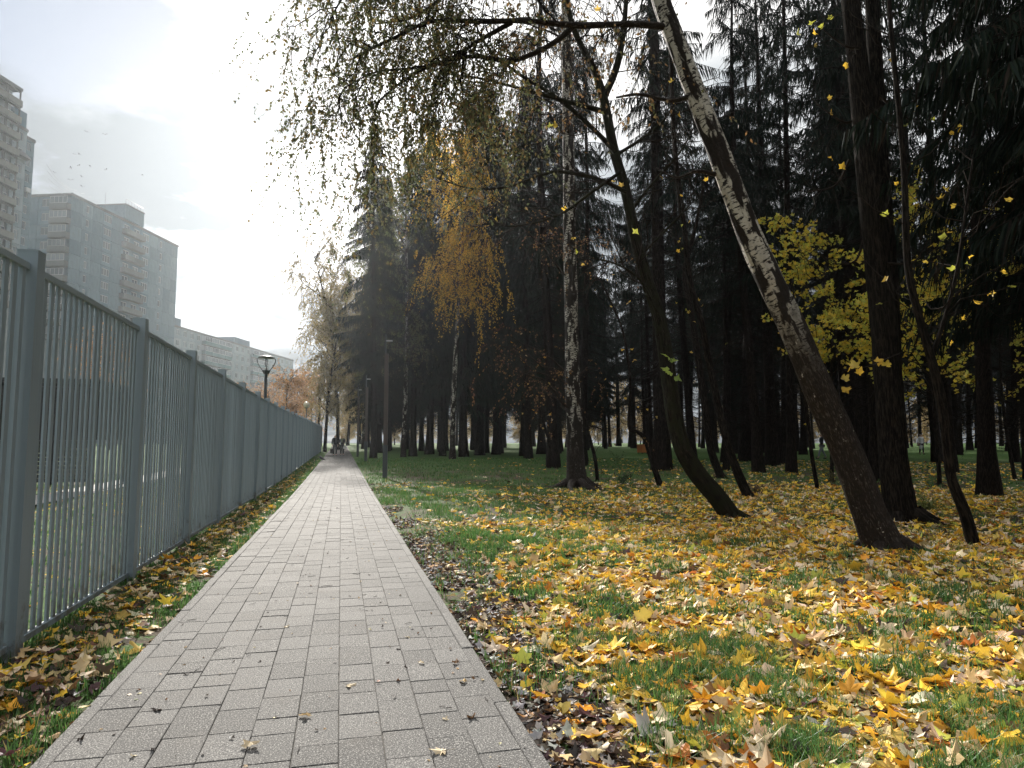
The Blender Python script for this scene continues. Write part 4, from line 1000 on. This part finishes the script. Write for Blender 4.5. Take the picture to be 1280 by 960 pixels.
# --- thin crooked sapling in front of the wood, and the crooked stems left of it
def sapling(label, foot, pts, w, nb_, nleaf, cols, mat='bark_dark', size=.115, name='sapling', bl=(.4, 1.6), extra=()):
    tr, cr = MB(), MB(); base, zc = G(*foot)
    L = stem(tr, [foot] + pts, w, zc, 46, 14, rough=.05); K = len(L)
    LL = [L[K // 3:]]
    for e in extra: LL.append(limb(tr, e[0], e[1], e[2], zc))
    B = np.stack([interp_poly(q, 18) for q in LL])
    a = sprout(B, nb_, bl, .25, .7, .1, 7, .05, 1, .05); tr.tubes(a, taper(nb_, 7, .010, .25), 4, m=1)
    b = sprout(a, nb_ * 3, (.2, .8), .1, .8, .1, 5, .2, 1, .05); tr.tubes(b, taper(nb_ * 3, 5, .004, .4), 3, m=1)
    if nleaf: p_, _ = along(b, nleaf); star_leaves(cr, p_, size, cols, simple=True)
    return own(tr, cr, base, label, name, [M[mat], M['twig']], [M['leaf']])
sapling('thin crooked sapling with a kinked foot at the edge of the leaf carpet', (1218, 684), [(1206, 640), (1190, 600), (1184, 560), (1176, 500), (1164, 450), (1150, 400), (1136, 340), (1132, 270), (1130, 210), (1122, 120), (1114, 40), (1108, -60)],
        [19, 17, 15, 14, 15, 13, 12, 11, 10, 9, 8, 7, 5], 26, 40, YEL, extra=[([(1164, 450), (1180, 400), (1196, 340), (1206, 270), (1216, 200)], 6, 2)])
sapling('crooked dark stem curving up beside the mossy bent tree', (936, 622), [(922, 590), (910, 556), (900, 520), (892, 480), (884, 440), (876, 400), (862, 350), (856, 290), (848, 230), (842, 160), (838, 60), (834, -40)],
        [16, 14, 12, 12, 11, 10, 10, 9, 8, 8, 7, 6, 4], 40, 14, YEL)
sapling('dark slender stem rising straight behind the mossy bent tree', (902, 598), [(888, 560), (880, 500), (870, 430), (862, 380), (856, 340), (868, 290), (880, 230)], [13, 12, 11, 10, 9, 8, 6, 4], 24, 8, YEL)
sapling('small stunted tree with a bent elbow and one sideways limb', (826, 609), [(818, 585), (812, 565), (806, 548), (797, 540), (786, 532), (788, 480), (780, 420), (765, 380), (750, 350)], [10, 9, 9, 8, 6, 5, 4, 4, 3, 2], 26, 18, [PAL['ochre'], PAL['yellow']], bl=(.4, 1.3))
sapling('thin brown sapling leaning against the view of the leaning birch', (1022, 611), [(1015, 570), (1009, 520), (1003, 470), (998, 420), (990, 350)], [7, 6, 6, 5, 4, 2], 12, 10, YEL, bl=(.3, .9))
sapling('short leaning pole of a sapling to one side of the upright birch', (747, 602), [(744, 575), (738, 550), (733, 530), (728, 500)], [6, 6, 5, 4, 2], 10, 8, [PAL['ochre']], bl=(.4, 1.2))
sapling('bare slim trunk running straight up through the sky gap', (832, 584), [(826, 500), (822, 400), (820, 300), (819, 200), (816, 100), (813, 0), (811, -110)], [13, 13, 12, 11, 11, 10, 9, 6], 46, 6, YEL, bl=(.8, 2.6))
sapling('spindly bush with pale twigs and a few yellow leaves on the lawn', (694, 586), [(688, 560), (680, 530), (672, 505), (660, 480), (645, 462)], [5, 4, 4, 3, 2, 1], 40, 26, [PAL['ochre'], PAL['amber'], PAL['tan']], size=.18, bl=(.8, 2.6))

# --- yellow-leaved understorey trees between the dark trunks
def understorey(label, px, zc, H, spread, n, seed):
    tr, cr = MB(), MB(); base = GD(px, zc); s_ = sway(14, H, 2.0) + base; s_[0, 2] -= .2
    tr.tubes(s_, np.linspace(.07, .012, 14), 8)
    B = sprout(s_[4:], 26, (spread * .5, spread), .5, .5, .15, 8, .0, .95, .04); tr.tubes(B, taper(26, 8, .022, .25), 5, m=1)
    a = sprout(B, 150, (.4, 1.3), .05, .8, .2, 5, .2, 1, .06); tr.tubes(a, taper(150, 5, .006, .35), 3, m=1)
    p_, _ = along(a, n, .2); star_leaves(cr, p_ + rng.normal(0, .08, p_.shape), .17, [(.62, .48, .06), (.55, .50, .08), (.66, .48, .06), (.45, .46, .08)], 1.0, True)
    own(tr, cr, base, label, 'maple_tree', [M['bark_dark'], M['twig']], [M['leaf']], 'yellow maples under the spruces')
understorey('bright yellow young maple seen between the leaning birch and the twin trunk', 1035, 24, 9.0, 3.2, 1900, 1)
understorey('bright yellow young maple directly behind the crooked sapling', 1168, 22, 8.4, 3.2, 1900, 2)
understorey('bright yellow young maple close to the far edge of the wood view', 1262, 25, 9.0, 3.2, 1700, 3)

# --- generic broadleaf with a drooping crown
def birch(seed, H, r0, cb, spread, nl, n1, n2, nleaf, size, cols, droop, lean=(0, 0), barkm='bark_birch_slim', ncr=1.0):
    global rng
    old = rng; rng = np.random.default_rng(seed)
    tr, cr = MB(), MB(); s_ = sway(24, H, 1.0); tt = np.linspace(0, 1, 24)
    s_[:, 0] += lean[0] * H * tt ** 1.3; s_[:, 1] += lean[1] * H * tt ** 1.3; s_[0, 2] = -.2
    rad = r0 * (1 - tt) ** .8 + .012; rad[0] *= 1.4; tr.tubes(s_, rad, 12, relief=lambda l, th: 1 + .08 * np.sin(3 * th) * np.exp(-l))
    i0 = int(23 * cb / H); B = sprout(s_[i0:], nl, (spread * .5, spread), .9, .5, .25, 9, 0, .97, .03)
    tr.tubes(B, taper(nl, 9, r0 * .28, .2), 6, m=1)
    a = sprout(B, n1, (.6, 1.8), .05, .7, .35, 6, .15, 1, .05); tr.tubes(a, taper(n1, 6, .012, .3), 4, m=1)
    b = sprout(a, n2, (.5, 1.5), -.4, .5, droop, 6, .2, 1, .05); tr.tubes(b, taper(n2, 6, .006, .4), 3, m=1)
    foliage(cr, b, nleaf, size, cols)
    rng = old; return tr, cr
GOLDC = [(.78, .48, .06), (.82, .52, .07), (.66, .38, .06), (.55, .40, .09)]
tr, cr = birch(21, 23, .19, 9, 4.2, 34, 280, 1100, 21000, .12, GOLDC, 1.5, (-.03, 0)); pg = np.array([*GOLD, 0]); pg[2] = lawn(*GOLD)
place('golden birch with hanging yellow sprays in front of the dark spruces', 'birch_tree', tr, cr, pg, [M['bark_birch_slim'], M['twig']], [M['leaf']], None)
tr, cr = birch(25, 25, .17, 7, 4.0, 36, 240, 800, 15000, .12, [(.10, .12, .05), (.14, .13, .05), (.08, .10, .05)], 1.0, (.02, 0))
sl_ = place('slim grey green birch at the corner of the wood by the paving', 'birch_tree', tr, cr, GD(505, 52), [M['bark_birch_slim'], M['twig']], [M['leaf']], 'birches along the wood edge')
dup(sl_, GD(474, 66), 2.1, 1.0, 'grey green birch at the wood edge beyond the second lamp post')
dup(sl_, GD(455, 84), 4.0, 1.02, 'thin grey green birch farthest along the wood edge')
OL = [(.20, .15, .06), (.26, .19, .07), (.17, .15, .07), (.22, .17, .10)]
tr, cr = birch(31, 23, .20, 4, 6.5, 44, 360, 1200, 27000, .15, OL, .9, (-.16, .0), 'bark_dark')
hz = place('bent birch leaning over the fence at the far end of the path', 'birch_tree', tr, cr, GD(424, 80), [M['bark_dark'], M['twig']], [M['leaf']], 'hazy birches at the path end')
dup(hz, GD(408, 70), 3.3, .8, 'hazy olive birch between the globe lamp and the bent birch'); dup(hz, GD(400, 96), 2.6, .95, 'hazy olive birch standing behind the bent birch'); dup(hz, GD(436, 112), 4.2, 1.1, 'hazy olive birch over the far end of the path'); dup(hz, GD(452, 126), .8, 1.1, 'hazy olive birch at the far end of the wood edge')
PK = [(.36, .19, .10), (.40, .24, .12), (.32, .20, .12), (.40, .22, .07)]
tr, cr = birch(41, 9, .11, 2, 3.4, 28, 220, 600, 9000, .13, PK, .35, (0, 0), 'bark_dark')
pk = place('rusty orange young tree behind the fence below the globe lamp', 'orange_tree', tr, cr, GD(356, 64), [M['bark_dark'], M['twig']], [M['leaf']], 'rusty trees behind the fence', 0.0, .78)
for px, zc, s, lab in ((318, 70, .55, 'rusty orange tree behind the triangular lantern'), (372, 82, .9, 'rusty orange tree next to the bent birch over the fence'), (292, 92, .85, 'pinkish bare tree in front of the low apartment block'), (392, 110, 1.2, 'rusty tree far off where the fence ends'), (140, 78, 1.35, 'small reddish tree before the blue grey tower'), (336, 104, .95, 'pale rusty tree low in front of the far apartment block')):
    dup(pk, GD(px, zc), rng.uniform(0, 6), s, lab)
# far trees across the clearing behind the wood
tr, cr = birch(51, 18, .2, 1, 5.2, 40, 260, 600, 9000, .3, [(.30, .22, .10), (.24, .20, .10), (.36, .26, .13)], .6, (0, 0), 'bark_dark')
ft = None
for k in range(26):
    p = GD(430 + 38 * k + rng.uniform(-12, 12), rng.uniform(135, 175))
    if ft is None: ft = place('pale autumn tree across the clearing behind the wood', 'autumn_tree', tr, cr, p, [M['bark_dark'], M['twig']], [M['leaf']], 'autumn trees behind the wood')
    else: dup(ft, p, rng.uniform(0, 6), rng.uniform(.6, 1.0))

lt = None
for k in range(34):
    p = GD(440 + 30 * k + rng.uniform(-12, 12), rng.uniform(112, 132))
    dup(ft, p, rng.uniform(0, 6), (.5, .5, rng.uniform(.22, .4)), 'low autumn thicket at the far side of the clearing', 'thickets behind the wood')
# --- low weeds on the lawn
def weed(label, px, py, h, n, col):
    p, zc = G(px, py); q = MB(); r = thing('weed', label, 'plant', p, 0, 'weeds on the lawn')
    st = sprout(np.array([[0, 0, 0], [0, 0, h * .3]]), n, (h * .6, h * 1.2), 1.0, .6, .35, 6, 0, 1, .05); q.tubes(st, taper(n, 6, .006, .3), 3, c=col)
    foliage(q, st, n * 9, .09, [col, tuple(v * 1.4 for v in col)], .2, .5); q.build('foliage', M['leaf'], r)
weed('drooping green weed on the grass in front of the stunted elbow tree', 778, 608, .55, 14, (.04, .07, .03))
weed('taller thin green weed behind the drooping one', 772, 580, .9, 8, (.035, .06, .025))
weed('low yellow green plant at the foot of the twin trunk', 1158, 640, .3, 16, (.15, .17, .05))
weed('low bush of stalks at the foot of the thin brown sapling', 1040, 607, .6, 12, (.10, .09, .04))
weed('tuft of dry stalks on the stump beside the upright birch', 690, 584, .5, 12, (.05, .05, .03))
weed('withered stalks by the foot of the crooked dark stem', 945, 619, .4, 9, (.10, .07, .04))

# ------------------------------------------------------------------ orange bin and leaves on the paving
plain('bin_orange', (.48, .16, .04), .6, .15, 4)
p, zc = G(803, 567); p[2] = float(lawn(p[0], p[1])); b_ = thing('litter_bin', 'orange box shaped litter bin on short legs in the clearing', 'litter bin', p, .3)
q = MB(); q.box(-.33, .33, -.33, .33, .10, .12); q.box(-.33, .33, -.33, -.29, .121, .78); q.box(-.33, .33, .29, .33, .121, .78); q.box(-.33, -.29, -.289, .289, .121, .78); q.box(.29, .33, -.289, .289, .121, .78); q.build('body', M['bin_orange'], b_, smooth=False)
q = MB(); q.box(-.36, .36, -.36, -.28, .782, .82); q.box(-.36, .36, .28, .36, .782, .82); q.box(-.36, -.28, -.279, .279, .782, .82); q.box(.28, .36, -.279, .279, .782, .82); q.build('rim', M['bin_orange'], b_, smooth=False)
q = MB(); q.box(-.03, .03, -.03, .03, -.1, .098); lg = q.mesh('leg', M['dark_metal'], False)
for x in (-.26, .26):
    for y in (-.26, .26): link('leg', lg, b_, (x, y, 0))
ON = [(437, 858, 'pale', .10, 'pale oval leaf lying flat in the middle of the paving'), (313, 934, 'pale', .12, 'curled whitish leaf with a dark shadow side at the front of the paving'),
      (382, 896, 'tan', .10, 'flattened tan leaf beside the curled whitish one'), (552, 941, 'pale', .12, 'torn pale leaf with a stalk across a joint near the kerb'),
      (570, 830, 'brown', .10, 'narrow brown leaf close to the side kerb'), (527, 830, 'pale', .08, 'small pale curled leaf one column from the narrow brown leaf'),
      (357, 784, 'pale', .07, 'small white leaf fleck on the column near the lawn fence'), (510, 797, 'pale', .06, 'tiny pale leaf scrap below the shaded pavers'),
      (498, 812, 'dark', .06, 'little black leaf scrap on a long joint'), (580, 853, 'tan', .08, 'crumpled tan leaf flattened on the last paver column'),
      (556, 900, 'pale', .06, 'whitish leaf crumb near the torn pale leaf'), (590, 898, 'brown', .09, 'shredded brown leaf by the side kerb'),
      (422, 636, 'dark', .11, 'two lobed dark leaf far up the paving'), (196, 888, 'dark', .09, 'small dark leaf on the second column from the fence'),
      (100, 925, 'dark', .08, 'dark shredded leaf by the fence side kerb'), (233, 843, 'dark', .05, 'single black crumb of leaf on the fence side columns'),
      (438, 678, 'brown', .06, 'brown leaf scrap midway up the paving'), (462, 719, 'dark', .05, 'dark leaf crumb on a greyer paver')]
for k, (px, py, cn, s, lab) in enumerate(ON):
    p, _ = G(px, py); d = p - CAM; t = (float(gz(p[0], p[1])) - CAM[2]) / d[2]; p = CAM + d * t; p[2] = float(gz(p[0], p[1])) + .004 + .012 * s * 3
    o = link('dry_leaf', leaf_mesh(cn, k % 4, .3), None, p, rng.uniform(0, 6), label=lab, category='leaf', group='dry leaves on the paving'); o.scale = (s * .8, s * (.5 if k % 3 else .8), s)
p, _ = G(812, 925); p[2] += .03
o = link('silver_leaf', leaf_mesh('grey', 2, .7), None, p, 1.1, label='crumpled silvery grey leaf lying on the mud near the paving', category='leaf'); o.scale = (.17, .15, .2); o.rotation_euler = (.15, -.1, 1.1)
q = MB(); n = 420; y = 2.0 + 26 * rng.random(n) ** 1.5; x = rng.uniform(XL + .05, XR - .05, n)
maple(q, np.stack([x, y, gz(x, y) + .006], 1), rng.uniform(.012, .035, n), rng.uniform(0, 6, n), rng.normal(0, .25, n), rng.normal(0, .25, n), colours(n, ['dark', 'brown', 'pale', 'tan'], (4, 2, 1, 1)), None, True)
n = 60; y = 2.0 + 14 * rng.random(n); x = rng.uniform(XL + .1, XR - .1, n); a = rng.uniform(0, 6, n); L_ = rng.uniform(.03, .12, n); t = np.linspace(0, 1, 4)
tw = np.stack([x[:, None] + np.cos(a)[:, None] * L_[:, None] * t, y[:, None] + np.sin(a)[:, None] * L_[:, None] * t, gz(x, y)[:, None] + .006 + 0 * t[None]], 2); tw += rng.normal(0, .004, tw.shape) * np.array([1, 1, .3])
q.tubes(tw, np.full((n, 4), .0022), 3, c=(.04, .03, .025)); q.build('leaf_crumbs', M['litter'], kind='stuff', label='dark leaf crumbs and bits of twig strewn over the paving')
# a crow beside the path
p, _ = G(403, 577); r = thing('crow', 'black crow standing on the grass by the path edge', 'bird', p, .8); q = MB()
q.tubes(interp_poly([(0, -.26, .10), (0, -.14, .15), (0, 0, .19), (0, .12, .24), (0, .19, .30), (0, .24, .31), (0, .32, .295)], 16), np.interp(np.linspace(0, 1, 16), [0, .15, .4, .6, .72, .8, .88, 1], [.02, .04, .085, .075, .05, .052, .025, .006]), 10)
for x in (-.035, .035): q.tubes([(x, .0, .13), (x, .01, .03), (x, .05, .005)], [.012, .008, .008], 5)
plain('crow_black', (.012, .012, .014), .5, .2, 8); q.build('body', M['crow_black'], r)

# ------------------------------------------------------------------ people
def skinmesh(name, verts, edges, mat, lv=1):
    me = bpy.data.meshes.new(name); me.from_pydata([v[:3] for v in verts], edges, []); me.update()
    o = bpy.data.objects.new(name, me); COL.objects.link(o); md = o.modifiers.new('skin', 'SKIN'); md.use_smooth_shade = True
    for i, v in enumerate(verts):
        r = v[3]; me.skin_vertices[0].data[i].radius = (r, r) if not hasattr(r, '__len__') else r
        me.skin_vertices[0].data[i].use_root = (i == 0)
    sb = o.modifiers.new('sub', 'SUBSURF'); sb.levels = lv; sb.render_levels = lv
    dg = bpy.context.evaluated_depsgraph_get(); m2 = bpy.data.meshes.new_from_object(o.evaluated_get(dg)); m2.name = name
    COL.objects.unlink(o); bpy.data.objects.remove(o); m2.materials.clear(); m2.materials.append(mat); return m2
plain('skin', (.42, .26, .19), .6, .1, 4); plain('hair_dark', (.03, .022, .018), .6, .2, 20); plain('hair_grey', (.35, .33, .31), .6, .2, 20)
for nm, c in (('cloth_black', (.016, .017, .021)), ('cloth_navy', (.022, .026, .036)), ('cloth_dark', (.03, .03, .034)), ('cloth_white', (.55, .55, .56)), ('cloth_green', (.13, .16, .09)), ('cloth_grey', (.22, .23, .26))): plain(nm, c, .85, .2, 10)
def person(loc, rz, Ht, stride, coat, trousers, hair, label, long_coat=False, arm_l=(.0, .0), arm_r=(.0, .0), scarf=None, hood=False):
    k = Ht / 1.75; r = thing('person', label, 'person', loc, rz); r.scale = (k, k, k)
    V = [(0, 0, .95, (.15, .11)), (0, 0, 1.12, (.135, .10)), (0, .01, 1.32, (.16, .11)), (0, .01, 1.45, (.09, .08)), (0, .015, 1.53, .055), (0, .03, 1.60, .085), (0, .035, 1.68, .088)]
    E = [(0, 1), (1, 2), (2, 3), (3, 4), (4, 5), (5, 6)]; cuffs = []
    for s, st, ar in ((-1, stride, arm_l), (1, -stride, arm_r)):
        b = len(V); ky = .10 + st * .5; 
        V += [(s * .09, 0, .90, .095), (s * .10, ky * .55 + st * .2, .50, .062), (s * .10, st, .10, .042), (s * .115, st + .13, .045, .036), (s * .118, st + .19, .04, .028)]
        E += [(0, b), (b, b + 1), (b + 1, b + 2), (b + 2, b + 3), (b + 3, b + 4)]
        b = len(V); f = -st * .5 + ar[0]; bend = ar[1]
        sh = np.array([s * .19, .0, 1.42]); el = sh + np.array([s * .05, f * .5 - .02, -.28]); wr = el + np.array([s * -.01, f * .5 + .05 + bend * .22, -.25 + bend * .22]); pa = wr + unit(wr - el) * .06
        V += [(*sh, .062), (*el, .047), (*wr, .031), (*pa, .034)]; E += [(3, b), (b, b + 1), (b + 1, b + 2), (b + 2, b + 3)]
        for j in range(5):
            dx = (j - 2) * .016 if j else -.03; q0 = pa + np.array([.0, dx, -.02]); ln = (.05, .075, .085, .078, .06)[j]; c0 = len(V)
            V += [(q0[0], q0[1] + (.01 if j else -.02), q0[2] - ln * .5, .009), (q0[0] - s * .02, q0[1] + (.01 if j else -.015), q0[2] - ln, .008)]; E += [(b + 3, c0), (c0, c0 + 1)]
    link('body', skinmesh('body', V, E, M['skin']), r)
    # clothes over the body
    i = 0; leg = [(0, 0, .96, (.165, .125))]; le = []
    for s, st in ((-1, stride), (1, -stride)):
        b = len(leg); ky = .10 + st * .5; leg += [(s * .09, 0, .88, .108), (s * .10, ky * .55 + st * .2, .50, .075), (s * .10, st, .13, .06)]; le += [(0, b), (b, b + 1), (b + 1, b + 2)]
        sh_ = skinmesh('shoe', [(s * .10, st - .03, .06, .052), (s * .112, st + .10, .05, .05), (s * .118, st + .20, .04, .04)], [(0, 1), (1, 2)], M['cloth_black']); link('shoe', sh_, r)
    link('trousers', skinmesh('trousers', leg, le, M[trousers]), r)
    lowz = .38 if long_coat else .84
    ct = [(0, .005, 1.10, (.165, .125)), (0, .01, 1.32, (.195, .14)), (0, .01, 1.45, (.11, .095)), (0, 0, .95, (.185, .14)), (0, 0, lowz, (.20 if not long_coat else .23, .16))]; ce = [(0, 1), (1, 2), (0, 3), (3, 4)]
    for s, st, ar in ((-1, stride, arm_l), (1, -stride, arm_r)):
        b = len(ct); f = -st * .5 + ar[0]; bend = ar[1]; sh = np.array([s * .185, .0, 1.42]); el = sh + np.array([s * .055, f * .5 - .02, -.28]); wr = el + np.array([s * -.01, f * .5 + .05 + bend * .22, -.22 + bend * .22])
        ct += [(*sh, .085), (*el, .066), (*wr, .052)]; ce += [(2, b), (b, b + 1), (b + 1, b + 2)]
    link('coat', skinmesh('coat', ct, ce, M[coat]), r)
    hv = [(0, .005, 1.70, (.098, .10)), (0, -.02, 1.62, .085), (0, -.03, 1.55, .06)]
    link('hood' if hood else 'hair', skinmesh('hair', hv, [(0, 1), (1, 2)], M[hair]), r)
    q = MB(); 
    for s in (-1, 1): q.leaf(np.array([[s * .035 - .018, .122, 1.645]]), [.036], np.array([[1., 0, 0]]), np.array([[0, 1., 0]]), (.03, .02, .02), .4)
    q.leaf(np.array([[-.03, .118, 1.57]]), [.06], np.array([[1., 0, 0]]), np.array([[0, 1., 0]]), (.3, .1, .09), .25); q.leaf(np.array([[0, .125, 1.64]]), [.05], np.array([[0, .3, -1.]]), np.array([[0, 1., 0]]), (.4, .25, .18), .5); q.build('face', M['leaf'], r)
    q = MB(); q.tubes([(.092, .03, 1.655), (.10, .025, 1.63), (.092, .03, 1.605)], [.012, .014, .008], 6); q.tubes([(-.092, .03, 1.655), (-.10, .025, 1.63), (-.092, .03, 1.605)], [.012, .014, .008], 6); q.build('ears', M['skin'], r)
    if scarf: link('scarf', skinmesh('scarf', [(-.10, .05, 1.46, .05), (0, .10, 1.44, .055), (.10, .05, 1.46, .05), (.03, .13, 1.3, .05), (.03, .15, 1.12, .045)], [(0, 1), (1, 2), (1, 3), (3, 4)], M[scarf]), r)
    return r
def bag(label, loc, rz, mat, w, h):
    r = thing('handbag', label, 'bag', loc, rz); q = MB(); t = interp_poly([(-w / 2, 0, -.02), (-w * .48, 0, -h * .5), (-w * .4, 0, -h)], 2)
    q.box(-w / 2, w / 2, -.06, .06, -h - .18, -.18); q.build('body', M[mat], r, smooth=False)
    q = MB(); q.tubes(interp_poly([(-w * .3, 0, -.181), (-w * .2, 0, -.04), (0, 0, 0), (w * .2, 0, -.04), (w * .3, 0, -.181)], 12), np.full(12, .012), 5); q.build('handle', M[mat], r)
p, zc = G(418.5, 570); k = 26.5 * zc / FPX
pa_ = person(p, PI + .05, k, .12, 'cloth_black', 'cloth_navy', 'hair_dark', 'person in a dark jacket walking down the path, black bag in hand')
bag('black bag hanging from the hand of the person in dark jacket', p + np.array([-.26, -.05, k * .43]), 1.2, 'cloth_black', .34, .34)
p, zc = G(427.5, 569.5); k = 25 * zc / FPX
person(p, PI - .06, k, -.11, 'cloth_dark', 'cloth_black', 'hair_dark', 'person in a dark coat with a greenish scarf walking arm in arm', False, (.1, .6), (.1, .9), 'cloth_green')
bag('small whitish bag at the arm of the scarfed person', p + np.array([.22, -.16, k * .56]), .2, 'cloth_white', .24, .18)
p, zc = G(1028, 573.5); k = max(1.6, min(1.9, 32 * zc / FPX))
person(p, 1.2, k, .28, 'cloth_navy', 'cloth_grey', 'hair_dark', 'person in a white sleeved dark vest striding through the sunlit clearing', False, (.2, .5), (-.2, .3), 'cloth_white')
p, zc = G(1152, 568); k = max(1.55, min(1.85, 25.5 * zc / FPX))
person(p, PI - .3, k, .10, 'cloth_white', 'cloth_black', 'hair_grey', 'person in a long whitish hooded coat standing among the far trunks', True)
# ------------------------------------------------------------------ the air
hm_, t, out = newmat('haze_air')
v = t.add('ShaderNodeVolumePrincipled', i={'Color': (0.86, 0.93, 1.0, 1), 'Density': 0.00017, 'Anisotropy': 0.7})
t.l.new(v.outputs[0], out.inputs['Volume'])
q = MB(); q.box(-310, 330, -60, 420, -4, 75); q.build('haze', hm_, kind='stuff', smooth=False)
